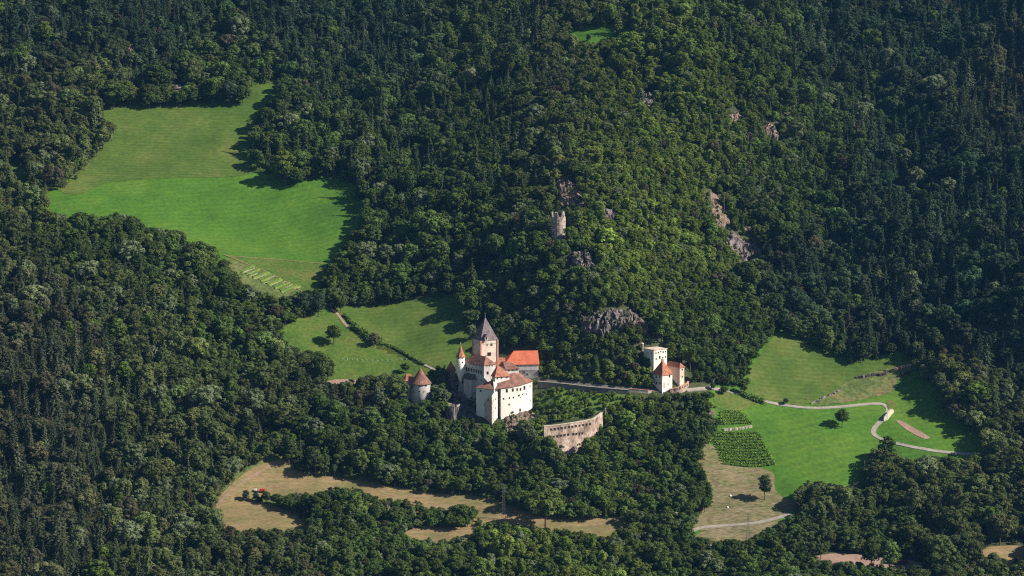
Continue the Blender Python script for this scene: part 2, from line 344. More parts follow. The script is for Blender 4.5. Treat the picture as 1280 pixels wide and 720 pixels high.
LM = [(345, 414, 12), (375, 402), (400, 391), (412, 387), (420, 384), (428, 395), (440, 408), (470, 432), (500, 442), (520, 453), (535, 460), (552, 470), (530, 475, 10), (515, 470, 20), (480, 466, 20), (450, 470, 20), (415, 479, 6), (411, 470, 20), (418, 452, 20), (410, 440, 20), (390, 438, 20), (368, 434, 20), (350, 421, 20)]
RM = [(432, 384), (475, 383), (500, 379), (540, 374), (572, 376), (584, 390), (580, 405), (588, 420), (588, 437, 8), (575, 446, 8), (558, 452), (552, 462), (535, 460), (520, 453), (500, 442), (470, 432), (440, 408), (428, 393)]
TOP = [(706, 39), (740, 36), (790, 38), (793, 43, k), (765, 44, k), (748, 53, k), (733, 51, k), (722, 50, k), (712, 44, k)]
EAST = [(933, 467), (945, 450), (962, 427), (975, 414), (1000, 427), (1030, 440), (1065, 456), (1100, 451), (1130, 445), (1141, 455), (1148, 475), (1165, 486), (1180, 511), (1202, 536), (1226, 553), (1235, 562), (1215, 569, 8), (1180, 569, 15), (1140, 573, 20), (1122, 572, 30), (1112, 562, 40), (1096, 562, 20), (1083, 577, 5), (1080, 600, 10), (1055, 608, 20), (1030, 600, 30), (1008, 600, 30), (990, 622, 10), (1000, 634, 10), (985, 650, 10), (960, 658, 20), (930, 676, 20), (915, 672, 20), (890, 676, 20), (885, 672, 20), (862, 668, 10), (872, 652), (885, 640), (890, 618), (880, 590), (873, 568), (885, 550), (898, 542), (898, 525), (892, 508), (888, 492), (905, 484), (930, 485), (940, 480)]
SA = [(269, 628), (300, 598), (325, 582), (350, 577), (372, 571), (357, 583), (366, 591), (400, 597), (450, 603), (490, 610), (530, 619), (600, 622), (625, 628), (650, 641), (680, 650), (720, 653), (768, 647), (792, 652), (772, 662, 16), (758, 668, 16), (735, 664, 16), (700, 661, 16), (650, 657, 16), (625, 652, 16), (602, 652, 16), (596, 640, 8), (575, 630, 12), (556, 636, 16), (545, 633, 14), (520, 625, 14), (480, 622, 14), (455, 614, 14), (440, 607, 14), (420, 608, 14), (385, 614, 12), (350, 618, 8), (330, 615, 4), (314, 622), (296, 623), (345, 634), (370, 645), (388, 656, 12), (370, 663, 16), (345, 657, 16), (325, 658, 16), (310, 663, 16), (293, 662, 16), (272, 649, 16)]
SC = [(505, 668), (520, 662), (545, 661), (578, 664), (600, 652), (594, 668, 14), (560, 673, 14), (518, 673, 14)]
SE = [(1218, 683), (1300, 681), (1300, 703, 20), (1255, 694, 20), (1222, 690, 16)]
TRK = [(1012, 696), (1050, 691), (1100, 697), (1158, 702), (1152, 709, 8), (1095, 703, 8), (1020, 699, 6)]
GAP = [(160, 121), (176, 119), (180, 134), (162, 134)]
OPEN = [GAP, UP, SMALL_L, LM, RM, TOP, EAST, SA, SC, SE, TRK]
def nm(o, n=None): return o
sheet('meadow', UP, 'grass_bright', g=6)
sheet('meadow', [(128, 134), (150, 132), (200, 133), (250, 128), (300, 129), (316, 103), (354, 97), (350, 112), (335, 130), (320, 150), (312, 185), (318, 210), (326, 214), (290, 216), (200, 217), (128, 222), (105, 236), (88, 238), (75, 237), (95, 225), (115, 205), (130, 190), (140, 165)], 'grass_olive', .3, g=6)
sheet('meadow', [(281, 321), (310, 322), (350, 325), (407, 330), (404, 352), (396, 366), (376, 370), (345, 385), (310, 370), (282, 340)], 'grass_mid', .3)
sheet('meadow', GAP, 'grass_mid', g=8)
sheet('meadow', SMALL_L, 'grass_mid', g=6)
sheet('meadow', LM, 'grass_mid', g=6)
sheet('meadow', RM, 'grass_olive', g=6)
sheet('terrace_slope', [(674, 489), (700, 487), (740, 491), (800, 494), (800, 506), (756, 510), (740, 520), (700, 526), (682, 527), (674, 508)], 'crops', .2)
sheet('meadow', TOP, 'grass_bright', g=6)
sheet('meadow', EAST, 'grass_bright', g=6)
sheet('meadow', [(933, 470), (945, 450), (962, 427), (975, 412), (1000, 425), (1030, 438), (1066, 453), (1102, 448), (1142, 443), (1146, 455), (1110, 462), (1075, 474), (1045, 487), (1010, 507), (985, 506), (950, 498), (930, 488)], 'grass_olive', .22)
sheet('rough_pasture', [(1012, 510), (1030, 498), (1048, 485), (1065, 475), (1085, 468), (1115, 459), (1140, 452), (1146, 462), (1120, 473), (1122, 488), (1100, 496), (1060, 503)], 'grass_rough', .3)
sheet('rough_pasture', [(890, 493), (905, 486), (930, 487), (935, 470), (945, 480), (960, 500), (930, 512), (915, 520), (895, 510)], 'grass_mid', .3)
sheet('mown_field', [(864, 560), (893, 553), (903, 585), (971, 585), (967, 618), (1006, 632), (975, 650), (935, 661), (862, 666), (870, 640), (876, 618)], 'hay_rough', .3, rough=.6)
sheet('mown_field', [(866, 672), (880, 663), (935, 661), (985, 648), (990, 660), (950, 690), (900, 700), (870, 690)], 'hay_rough', .32)
sheet('meadow', SA, 'grass_rough', .06, g=12)
sheet('mown_field', SA, 'hay', .3, g=2)
sheet('mown_field', SC, 'hay', g=4)
sheet('mown_field', SE, 'hay')
sheet('dirt_track', TRK, 'earth', .3)
sheet('bare_plot', [(1119, 526.6), (1122, 526.2), (1126, 526), (1144, 536), (1162, 546.6), (1163.5, 547.6), (1159, 549.3), (1154, 549), (1136, 540)], 'earth', .35, rough=.3)
sheet('bare_plot', [(278, 322), (287, 325), (300, 329), (330, 342), (376, 363), (350, 378), (320, 370), (300, 352)], 'grass_rough', .45, rough=.5)
ribbon('road', [(886, 485), (900, 487), (925, 492), (950, 501), (985, 508), (1020, 511), (1060, 508), (1090, 504.5), (1104, 505), (1111, 510), (1110, 517), (1102, 526), (1092, 535), (1091, 543), (1100, 549), (1125, 556), (1160, 563), (1195, 567), (1225, 569)], 3.4, 'gravel')
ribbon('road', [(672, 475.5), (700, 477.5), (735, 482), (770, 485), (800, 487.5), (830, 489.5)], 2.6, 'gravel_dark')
ribbon('road', [(858, 488), (874, 486.5), (890, 485)], 2.8, 'gravel')
ribbon('farm_track', [(858, 670), (868, 661), (895, 658), (935, 656), (965, 650), (988, 643)], 3.0, 'gravel', .4)
ribbon('farm_track', [(872, 676), (882, 680), (895, 687)], 3.0, 'gravel', .4)
ribbon('footpath', [(371, 572), (335, 583), (308, 600), (285, 616), (272, 630), (271, 655)], 1.8, 'earth', .3)
ribbon('footpath', [(414, 386), (422, 392), (430, 404), (436, 410)], 2.2, 'earth', .3)
ribbon('footpath', [(520, 452), (535, 458), (552, 468), (562, 474)], 2.0, 'gravel', .3)
ribbon('footpath', [(281, 320), (310, 322), (350, 325), (405, 330)], 1.1, 'hay', .4)
ribbon('footpath', [(280, 319), (305, 329), (340, 343), (378, 365)], 1.3, 'hay', .55)
sheet('bare_plot', [(406, 477), (424, 474), (445, 475), (455, 479), (440, 484), (410, 486)], 'earth', .3)

hz = MB(); hz.prism([(-4300, -4300), (4300, -4300), (4300, 2400), (-4300, 2400)], float(GZ.min())-1.0, float(max(GZ.max()+60, 320)))
hm = bpy.data.materials.new('haze'); hm.use_nodes = True; hn = hm.node_tree; hn.nodes.clear()
ho = hn.nodes.new('ShaderNodeOutputMaterial'); hv = hn.nodes.new('ShaderNodeVolumePrincipled')
hv.inputs['Color'].default_value = (.16, .48, 1, 1); hv.inputs['Density'].default_value = HAZE; hv.inputs['Anisotropy'].default_value = .2
hn.links.new(hv.outputs[0], ho.inputs['Volume']); M['haze'] = hm
hzo = hz.build('haze', 'haze'); hzo['kind'] = 'stuff'
# ------------------------------------------------------------------ buildings
class Bld:
    """a building: root at its base, plan taken counter-clockwise, parts as children"""
    def __init__(s, name, plan, ztop, zbot, wallmat, label, cat, wallname='wall'):
        s.plan = [np.array(p[:2], float) for p in plan]
        a = sum(s.plan[i][0]*s.plan[(i+1) % len(s.plan)][1]-s.plan[(i+1) % len(s.plan)][0]*s.plan[i][1] for i in range(len(s.plan)))
        zl = list(ztop) if hasattr(ztop, '__len__') else [ztop]*len(s.plan)
        if a < 0: s.plan = s.plan[::-1]; zl = zl[::-1]
        s.zl = zl
        s.c = sum(s.plan)/len(s.plan); s.zt = max(zl); s.zb = zbot
        s.root = empty(name, (s.c[0], s.c[1], zbot)); tag(s.root, label, cat, 'castle buildings' if 'castle' in label else None)
        mb = MB(); mb.prism(s.plan, zbot, zl); s.wall = mb.build(wallname, wallmat, s.root)
    def window(s, u, v, w=1.0, h=1.4, arch=False, frame='stone_pale', seg=None, name='window', pane='dark_pane', deep=.18):
        """opening seen at a photo pixel, on whichever wall faces the viewer there"""
        d = ray(u, v); best = None; n = len(s.plan)
        for i in range(n):
            if seg is not None and i != seg: continue
            a, b = s.plan[i], s.plan[(i+1) % n]; e = b-a; nrm = np.array([e[1], -e[0]])/np.linalg.norm(e)
            if nrm@d[:2] >= 0: continue
            t = ((a-CAM[:2])@nrm)/(d[:2]@nrm); P = CAM+d*t; q = (P[:2]-a)@e/(e@e)
            if -.02 <= q <= 1.02 and (best is None or t < best[0]): best = (t, P, nrm, e/np.linalg.norm(e))
        if best is None: print('window misses', u, v, s.root.name); return
        return window_at(s.root, best[1], best[2], best[3], w, h, arch, frame, name, pane)
    def roof(s, rise, m, over=.6, kind='pyramid', ridge=None, apex=None, plan=None, zt=None, name='roof', sub=None, zls=None):
        P = plan or s.plan; c = sum(P)/len(P); zt = s.zt if zt is None else zt
        O = []
        n = len(P)
        for i in range(n):
            e1 = P[i]-P[i-1]; e2 = P[(i+1) % n]-P[i]; n1 = np.array([e1[1], -e1[0]])/np.linalg.norm(e1); n2 = np.array([e2[1], -e2[0]])/np.linalg.norm(e2)
            b = n1+n2; O.append(P[i]+b*over/max(.5, b@b/2))
        mb = MB(); z0 = [z-.12 for z in (zls if zls is not None else s.zl if P is s.plan else [zt]*n)]; th = .3
        base = [(p[0], p[1], z_) for p, z_ in zip(O, z0)]; base2 = [(p[0], p[1], z_+th) for p, z_ in zip(O, z0)]
        if kind == 'pyramid':
            a = apex if apex is not None else c
            mb.add(base+base2+[(a[0], a[1], zt+rise)], [tuple(range(n-1, -1, -1))]+[(i, (i+1) % n, n+(i+1) % n, n+i) for i in range(n)]+[(n+i, n+(i+1) % n, 2*n) for i in range(n)])
        elif kind == 'ridge':     # ridge: (pointA, pointB); every eave edge joins the nearer ridge ends
            A, B = [np.array(r[:2]) for r in ridge]
            near = [0 if np.linalg.norm(p-A) < np.linalg.norm(p-B) else 1 for p in O]
            ff = [tuple(range(n-1, -1, -1))]+[(i, (i+1) % n, n+(i+1) % n, n+i) for i in range(n)]
            for i in range(n):
                j = (i+1) % n
                if near[i] == near[j]: ff.append((n+i, n+j, 2*n+near[i]))
                else: ff.append((n+i, n+j, 2*n+near[j], 2*n+near[i]))
            za = ridge[0][2] if len(ridge[0]) > 2 else zt+rise; zb_ = ridge[1][2] if len(ridge[1]) > 2 else zt+rise
            mb.add(base+base2+[(A[0], A[1], za), (B[0], B[1], zb_)], ff)
        return mb.build(name, m, sub or s.root)
def window_at(root, P, nrm, e, w, h, arch=False, frame='stone_pale', name='window', pane='dark_pane'):
    w *= 1.18; h *= 1.12
    Z = np.array([0, 0, 1.]); E = np.array([e[0], e[1], 0]); Nn = np.array([nrm[0], nrm[1], 0])
    def quadbox(mb, x0, x1, y0, y1, d0, d1):
        vv = [P+E*x+Z*y+Nn*d for d in (d0, d1) for x, y in ((x0, y0), (x1, y0), (x1, y1), (x0, y1))]
        mb.add(vv, [(3, 2, 1, 0), (4, 5, 6, 7), (0, 1, 5, 4), (1, 2, 6, 5), (2, 3, 7, 6), (3, 0, 4, 7)])
    f = MB(); t = .10; a, b = w/2, h/2
    quadbox(f, -a-t, -a, -b, b, -.1, .10); quadbox(f, a, a+t, -b, b, -.1, .10); quadbox(f, -a-t, a+t, b, b+t, -.1, .10); quadbox(f, -a-t-.05, a+t+.05, -b-t, -b, -.1, .16)
    o = f.build(name, frame, root)
    p = MB()
    pts = [(-a, -b), (a, -b), (a, b), (-a, b)] if not arch else [(-a, -b), (a, -b), (a, b*.4)]+[(a*math.cos(q), b*.4+b*.6*math.sin(q)) for q in (.6, 1.2, 1.9, 2.5)]+[(-a, b*.4)]
    m_ = len(pts); vv = [P+E*x*.99+Z*y*.99+Nn*d for d in (-.06, .035) for x, y in pts]
    p.add(vv, [tuple(range(m_-1, -1, -1)), tuple(range(m_, 2*m_))]+[(i, (i+1) % m_, m_+(i+1) % m_, m_+i) for i in range(m_)])
    p.build('pane', pane, o)
    return o
def gz(pts): return min(float(H(p[0], p[1])) for p in pts)
def rect(corner, th, A, B):
    c = np.array(corner[:2]); r = np.array([math.cos(th), math.sin(th)]); l = np.array([-math.sin(th), math.cos(th)])
    return [c, c+r*A, c+r*A+l*B, c+l*B]
def rowwin(b, pts, **k):
    for u, v in pts: b.window(u, v, **k)

yr = hit(616, 527)[1]                                        # palace front stands here
mpp = (yr+1800)/F
# --- white residence
pe = on_y(617, 487.2, yr); ze = pe[2]
ev = [on_y(595.2, 484.6, yr+7), pe, on_y(626.3, 485.2, yr+2.0), on_y(640, 483.6, yr+6), on_y(652, 480.8, yr+11), on_y(665.4, 476.4, yr+19)]
plan = [p[:2] for p in ev]
d = np.array([-.45, .89]); back = [plan[5]+d*9, plan[0]+np.array([.5, .85])*14]
notch = [on_y(621.8, 485.6, yr+3.0)[:2], on_y(622.8, 484, yr+8.5)[:2]]
res = Bld('residence', plan[:2]+notch+plan[2:]+back, [ev[0][2], ev[1][2], ev[1][2]-.1, ev[1][2]-.1]+[p[2] for p in ev[2:]]+[ev[5][2]+.5, ev[0][2]+.5], gz(plan)-4, 'plaster', 'large white castle residence with brown tiled roof above the rocks', 'building')
zr = on_y(643, 464.2, yr+24)[2]
A_ = on_y(616, 474.8, yr+11); B_ = on_y(646, 464.5, yr+20)
res.roof(0, 'tile_old', .7, 'ridge', plan=plan+back, zls=[p[2] for p in ev]+[ev[5][2]+.5, ev[0][2]+.5], ridge=((A_[0], A_[1], A_[2]), (B_[0], B_[1], B_[2])))
for u, v, w_, h_ in [(633.5, 488.3, 1.3, 2.1), (641, 487.4, 1.3, 2.1), (646.3, 486.8, 1.0, 1.7), (650.7, 486.6, 1.1, 1.8), (655.5, 484.8, 1.6, 2.4), (662.5, 482.6, .6, 1.3),
                     (629.5, 498.4, 1.0, 1.0), (636.8, 497.3, .7, 1.2), (641.8, 496.8, 1.0, 1.0), (648.6, 494.3, 1.2, 1.0), (653, 493, .7, .7), (655, 492, .7, .6), (658, 492.5, .7, .8), (651, 496.6, .6, .6),
                     (636.5, 505.6, .9, .9), (663.2, 500, .5, .6)]: res.window(u, v, w_, h_)
res.window(650.3, 512.3, 1.5, 1.7, arch=True, name='door', pane='wood_dark')
res.window(600.8, 488.6, 1.1, 1.2); res.window(605.5, 506, .5, .9)
# bastion-like buttress on the left face and the white firewall beside it
n0 = plan[0]; n1 = plan[1]; e = (n1-n0)/np.linalg.norm(n1-n0); out = np.array([e[1], -e[0]])
L_ = np.linalg.norm(n1-n0); q0 = n0+e*L_*.50+out*.2; q1 = n0+e*(L_+.6)+out*.2
mb = MB(); qq = [q0, q0+out*.25+e*.2, q1+out*3.2, q1]
mb.prism(qq, gz(qq)-4, [ze-9.5, ze-9.5, ze-3.6, ze-1.6]); bu = mb.build('buttress', 'plaster_warm', res.root)
eb = (qq[2]-qq[1]); ebn = eb/np.linalg.norm(eb); bn = np.array([ebn[1], -ebn[0]])
dd = ray(610.4, 499.8); t_ = ((qq[1]-CAM[:2])@bn)/(dd[:2]@bn); window_at(res.root, CAM+dd*t_, bn, ebn, 1.4, 1.9, frame='white_paint')
e12 = plan[2]-plan[1]; e12 /= np.linalg.norm(e12)
fw = [plan[1]+e12*-.3, plan[1]+e12*2.6, plan[1]+e12*2.6+np.array([-.45, .9])*14, plan[1]+e12*1.9+np.array([-.45, .9])*14]
mb = MB(); of = np.array([.3, -.95])*.8; fp = [plan[1]+of+e12*.1, notch[0]+of*.6, notch[0]+of*.6+np.array([-.15, 1])*6, plan[1]+e12*.9+np.array([-.15, 1])*7]
mb.prism(fp, gz(plan[:2])+2, [ze+.3, ze+.9, ze+5.2, ze+5.2]); mb.build('firewall', 'plaster', res.root)
for v in (488.5, 499, 510): 
    pfr = [fp[0], fp[1]]; ee = (pfr[1]-pfr[0]); ee /= np.linalg.norm(ee); nn = np.array([ee[1], -ee[0]]); dd = ray(619.6, v); t_ = ((fp[0]-CAM[:2])@nn)/(dd[:2]@nn)
    window_at(res.root, CAM+dd*t_, nn, ee, .6, 1.2)
# drain pipe
dd = ray(646.5, 500); 
# --- small raised block on the residence roof
yk = yr+6.5; pk = on_y(619.0, 471.4, yk); zk = pk[2]
blk = rect(pk, R(24), 18*mpp/math.cos(R(24)), 7*mpp/math.sin(R(24))*.62)
b2 = Bld('roof_pavilion', blk, zk, zk-9, 'plaster', 'small raised castle block with orange hipped roof above the brown residence roof', 'building')
b2.roof(7.4, 'tile_red', .6, 'ridge', ridge=(list(b2.c+np.array([-2.2, .5]))+[zk+8.0], list(b2.c+np.array([1.0, .5]))+[zk+5.8]))
rowwin(b2, [(621.8, 472.6), (627, 472.0), (633.6, 471.4)], w=.9, h=1.2)
# --- hall wing
yh = yr+15; ph = on_y(605, 456.9, yh); zh = ph[2]; th = R(40)
A = 14.6*mpp/math.cos(th); B = 24.2*mpp/math.sin(th)
hp = rect(ph, th, A, B)
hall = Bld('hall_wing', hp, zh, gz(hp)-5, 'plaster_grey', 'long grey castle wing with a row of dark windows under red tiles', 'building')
hall_c = hall.c; l_ = np.array([-math.sin(th), math.cos(th)])
hall.roof(5.6, 'tile_old', .5, 'ridge', ridge=(hall_c-l_*(B/2-4.5), hall_c+l_*(B/2-1.5)))
for i in range(7): hall.window(583.2+i*3.05, 460.9+i*.75, 1.35, 2.3, arch=True)
for i in range(6): hall.window(585.5+i*3.4, 453.9+i*.68, .7, .9)
for u, v in [(595.3, 474.5), (591.8, 486), (588.8, 486.5), (601.5, 475.5), (595.5, 496), (602, 483)]: hall.window(u, v, .9, 1.6)
for u, v in [(608.7, 457.6), (612, 457.3), (615.3, 457.1)]: hall.window(u, v, .8, .8)
hall.window(609.5, 466, 1.6, 1.9, arch=True)
# projecting bay with dark roof
bl = on_y(577, 474, yh+9.5); 
r_ = np.array([math.cos(th), math.sin(th)])
fpos = hp[0]+l_*B*.72
bay = [fpos-r_*3.4, fpos-r_*3.4+l_*0, fpos, fpos]
bay = [fpos-l_*5.2-r_*3.6, fpos-l_*5.2+r_*.2, fpos+l_*3.6+r_*.2, fpos+l_*3.6-r_*3.6]
zbay = on_y(583, 473.5, (fpos-r_*3.6)[1])[2]
mb = MB(); mb.prism(bay, gz(bay)-4, zbay); o = mb.build('bay', 'plaster_grey', hall.root)
mb = MB(); bo = [bay[0]-r_*.5-l_*.5, bay[1]-l_*.5, bay[2]+l_*.5, bay[3]-r_*.5+l_*.5]
mb.prism(bo, zbay-.1, [zbay+.3, zbay+3.6, zbay+3.6, zbay+.3]); mb.build('bay_roof', 'shingle_dark', hall.root)
# corner turret
ct = hp[3]-r_*1.2+l_*.2; yt = ct[1]; pt = on_y(575.8, 446, yt); rt = 5.4*mpp
tz = pt[2]; mb = MB(); prof = [(.3, -20), (rt*.55, -15.5), (rt, -11), (rt, 0)]
mb.lathe((pt[0], pt[1], tz), prof, 20); tur = mb.build('turret', 'plaster', hall.root, True)
mb = MB(); mb.lathe((pt[0], pt[1], tz), [(rt+.5, -.15), (rt+.4, .2), (rt*.45, 4.6), (.05, 9.2)], 10); tr_ = mb.build('turret_roof', 'tile_red', hall.root)
mb = MB(); mb.tube((pt[0], pt[1], tz+9), (pt[0], pt[1], tz+10.6), .12, .06); mb.lathe((pt[0], pt[1], tz+9.3), [(.02, -.3), (.3, 0), (.02, .3)], 8); mb.build('finial', 'white_paint', tr_)
for u, v in [(573.4, 447.8), (578.6, 447.4), (578.5, 453)]:
    a = math.atan2(on_y(u, v, yt-rt)[0]*0-.8, (u-575.8)/5.4) ; nn = np.array([(u-575.8)/5.4, -math.sqrt(max(.05, 1-((u-575.8)/5.4)**2))]); P = np.array([pt[0]+nn[0]*rt, pt[1]+nn[1]*rt, on_y(u, v, yt-rt)[2]])
    window_at(hall.root, P, nn, np.array([-nn[1], nn[0]]), .7, .9)
# --- keep
yk = yr+31; pk = on_y(601, 425.8, yk); zk = pk[2]; tk = R(26); LK = 21*(yk+1800)/F/math.cos(tk)
kp = rect(pk, tk, LK, 10.2*(yk+1800)/F/math.sin(tk))
keep = Bld('keep_tower', kp, zk, gz(kp)-3, 'plaster_pink', 'tall square castle keep with steep grey pyramid roof', 'tower')
keep.roof(15.8, 'tile_grey', .35)
for i, p in enumerate(keep.plan):
    q = keep.c+(p-keep.c)*1.004
    mb = MB(); mb.box((q[0], q[1], zk-10.2), (1.0, 1.0, 20), tk); mb.build('quoin', 'brick_edge', keep.root)
mb = MB(); mb.prism([keep.c+(p-keep.c)*1.018 for p in keep.plan], zk-3.0, zk-2.5); mb.build('string_course', 'stone_pale', keep.root)
keep.window(609, 430.6, .9, 1.2); keep.window(614.3, 430.3, 1.4, 1.9); keep.window(611.4, 442.6, 2.4, 2.2, frame='brick_edge'); keep.window(607.7, 444, .5, .7)
kd = on_y(606.4, 424.5, yk-.2); mb = MB(); mb.box((kd[0], kd[1]+1.8, kd[2]+.7), (1.9, 4.2, 2.6), tk); dm = mb.build('dormer', 'plaster', keep.root)
rr = np.array([math.cos(tk), math.sin(tk)]); mb = MB()
c_ = np.array([kd[0], kd[1]+1.8]); ff_ = np.array([math.sin(tk), -math.cos(tk)])
vv = [(*(c_+ff_*f_+rr*s_), kd[2]+z_) for f_ in (2.4, -3.5) for s_, z_ in ((-1.25, 1.8), (1.25, 1.8), (0, 3.9))]
mb.add(vv, [(0, 1, 2), (5, 4, 3), (0, 2, 5, 3), (2, 1, 4, 5), (1, 0, 3, 4)]); mb.build('dormer_roof', 'tile_grey', keep.root)
window_at(keep.root, np.array([*(c_+ff_*2.1), kd[2]+.8]), ff_, rr, .9, 1.5)
ap = keep.c; mb = MB(); mb.tube((ap[0], ap[1], zk+15.3), (ap[0], ap[1], zk+19.3), .14, .07)
mb.lathe((ap[0], ap[1], zk+16.6), [(.02, -.4), (.42, 0), (.02, .4)], 8); mb.box((ap[0], ap[1], zk+18.6), (1.5, .12, .4)); mb.build('finial', 'metal', keep.root)
# --- barn with new orange roof
yb = hit(662, 473)[1]; mb_ = (yb+1800)/F; pb = on_y(673, 455.4, yb); zb = pb[2]; ta = R(6)
Lb = 42*mb_; rb = np.array([math.cos(ta), math.sin(ta)]); lb = np.array([-math.sin(ta), math.cos(ta)])
bp_ = [pb[:2]-rb*Lb, pb[:2], pb[:2]+lb*17, pb[:2]-rb*Lb+lb*17]
barn = Bld('barn', bp_, zb, gz(bp_[:2])-3, 'stone_grey', 'stone castle barn under a bright new orange roof', 'barn')
rz_ = on_y(656, 438, yb+8.5)[2]-zb
barn.roof(rz_, 'tile_new', .7, 'ridge', ridge=(bp_[0]+rb*7+lb*8.5, bp_[1]+lb*8.5+rb*.6))
for u, v, w_, h_ in [(656.3, 458.6, 1.3, 2.6), (664, 458.8, 1.3, 1.3), (655, 465, 1.0, 1.8), (658.9, 467.7, 1.1, 1.0)]: barn.window(u, v, w_, h_)
mb = MB(); a0 = bp_[0]-lb*.18; a1 = bp_[1]-lb*.18
mb.prism([bp_[1]-rb*Lb*.62-lb*.12, bp_[1]+rb*.12-lb*.12, bp_[1]+rb*.12+lb*.3, bp_[1]-rb*Lb*.62+lb*.3], zb-4.2, zb-.4); mb.build('plaster_band', 'plaster_grey', barn.root)
# --- annex with brown gable in front of the barn
ya = yr+29; pa = on_y(649, 458.6, ya); za = pa[2]; ta = R(35)
an = rect(on_z(632.5, 461.6, za), R(9), 16.5*mpp, 9)
anx = Bld('gabled_annex', an, za, gz(an)-3, 'plaster', 'low white castle annex with weathered brown roof in front of the orange barn', 'building')
anx.roof(0, 'tile_old', .6, 'ridge', ridge=((*on_y(628.6, 451.0, ya+7)[:2], on_y(628.6, 451.0, ya+7)[2]), (*(on_y(640, 452.8, ya+7)[:2]), on_y(640, 453.2, ya+7)[2])))
rowwin(anx, [(636, 462.5), (641, 462.2), (646, 461.2)], w=1.0, h=1.1)
yl = yr+36; pl_ = on_y(633, 457.5, yl); zl = pl_[2]; lk = rect(on_z(620, 458, zl), R(5), 12*mpp, 8)
lnk = Bld('link_building', lk, zl, gz(lk)-2, 'plaster', 'narrow castle link with orange roof between the keep and the barn', 'building')
lnk.roof(5.8, 'tile_red', .4, 'ridge', ridge=(lnk.c-[3.5, 0], lnk.c+[3.5, 0]))
# --- lower masonry below the hall: sloping rock-built wall and round bastion
mb = MB()
lw = [hp[3]-r_*7.5+l_*4, hp[3]-r_*5-l_*6, hp[0]+l_*3-r_*2.6, hp[0]+l_*3+r_*1, hp[3]+r_*1+l_*3]
top_ = [hp[3]-r_*4.0+l_*2, hp[3]-r_*2.5-l_*6, hp[0]+l_*3-r_*.6, hp[0]+l_*3+r_*1, hp[3]+r_*1+l_*3]
zlw = on_y(578, 487, lw[0][1])[2]
rw = empty('foundation_wall', (lw[0][0], lw[0][1], gz(lw)-5)); tag(rw, 'battered grey masonry footing under the long castle wing', 'wall')
mb.prism(lw, gz(lw)-6, [zlw+6, zlw+1, zlw-3, zlw-3, zlw+3], top=top_); mb.build('masonry', 'stone_grey', rw)
ybs = hit(566, 524)[1]; pbs = on_y(566, 507, ybs+5)
rbs = 10*mpp; bas = empty('round_bastion', (pbs[0], pbs[1], pbs[2]-16)); tag(bas, 'low round ruined castle bastion with pale rim in the shade', 'bastion')
mb = MB(); mb.lathe(tuple(pbs), [(rbs+.8, -18), (rbs+.1, -6), (rbs, 0), (rbs-1.2, 0), (rbs-1.2, -1.5)], 22); mb.build('wall', 'rock', bas)  # dark rock colour puts the bastion's shade into the wall itself
for i in range(22):
    if i % 3 == 0 or i in (4, 11): continue
    a = 2*math.pi*i/22; mb = MB(); mb.box((pbs[0]+(rbs-.6)*math.cos(a), pbs[1]+(rbs-.6)*math.sin(a), pbs[2]+.5+.3*math.sin(i*2.3)), (1.3, 1.9, 1.3), a); mb.build('merlon', 'stone', bas)
# --- small gate turret house left of the hall
yg = hit(564, 476)[1]; pg = on_y(563, 464, yg); zg = pg[2]; gp = rect(pg, R(35), 6.5*mpp/math.cos(R(35)), 5.5*mpp/math.sin(R(35)))
gt = Bld('gate_turret', gp, zg, gz(gp)-3, 'stone', 'small stone castle gate turret with steep orange roof left of the long wing', 'building')
gt.roof(7.0, 'tile_red', .5); gt.window(566, 467.5, .8, 1.2); gt.window(561, 467, .7, 1.0)
# --- round tower
yo = hit(526, 506)[1]; po = on_y(525.6, 478.6, yo+7); ro = 12.6*(yo+1800)/F
rt_ = empty('round_tower', (po[0], po[1], po[2]-20)); tag(rt_, 'squat white round tower with brown cone roof left of the castle', 'tower')
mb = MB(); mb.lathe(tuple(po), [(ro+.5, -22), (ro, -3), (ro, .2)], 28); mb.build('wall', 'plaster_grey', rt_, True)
mb = MB(); mb.lathe(tuple(po), [(ro+.9, -.3), (ro+.8, 0), (ro*.5, 5.4), (.05, 11.0)], 28); mb.build('roof', 'tile_old', rt_)
def cylwin(root, c, r, u, v, w, h, **kk):
    cu = proj(c[0], c[1], c[2])[0]; q = (u-cu)*(c[1]+1800)/F/r; q = max(-.95, min(.95, q)); nn = np.array([q, -math.sqrt(1-q*q)])
    y = c[1]+nn[1]*r; P = on_y(u, v, y); P = np.array([c[0]+nn[0]*r, y, P[2]]); return window_at(root, P, nn, np.array([-nn[1], nn[0]]), w, h, **kk)
for u, v in [(516.2, 482), (524.6, 481.8), (516.6, 489.8), (524.4, 489.3), (532.8, 482), (514, 495), (515.5, 500), (531, 490)]: cylwin(rt_, po, ro, u, v, 1.2, 1.1)
ps = on_y(509.5, 475.5, yo+9); sp_ = rect(on_z(507, 476.2, ps[2]), R(20), 6.4, 6)
st_ = Bld('side_house', sp_, ps[2], gz(sp_)-4, 'plaster_grey', 'narrow grey house with small red roof against the round tower', 'building')
st_.roof(4.6, 'tile_red', .4, 'ridge', ridge=(st_.c-[1.5, 0], st_.c+[1.5, 0])); st_.window(508.7, 483, .9, 1.2); st_.window(508.9, 490, .8, 1.1)
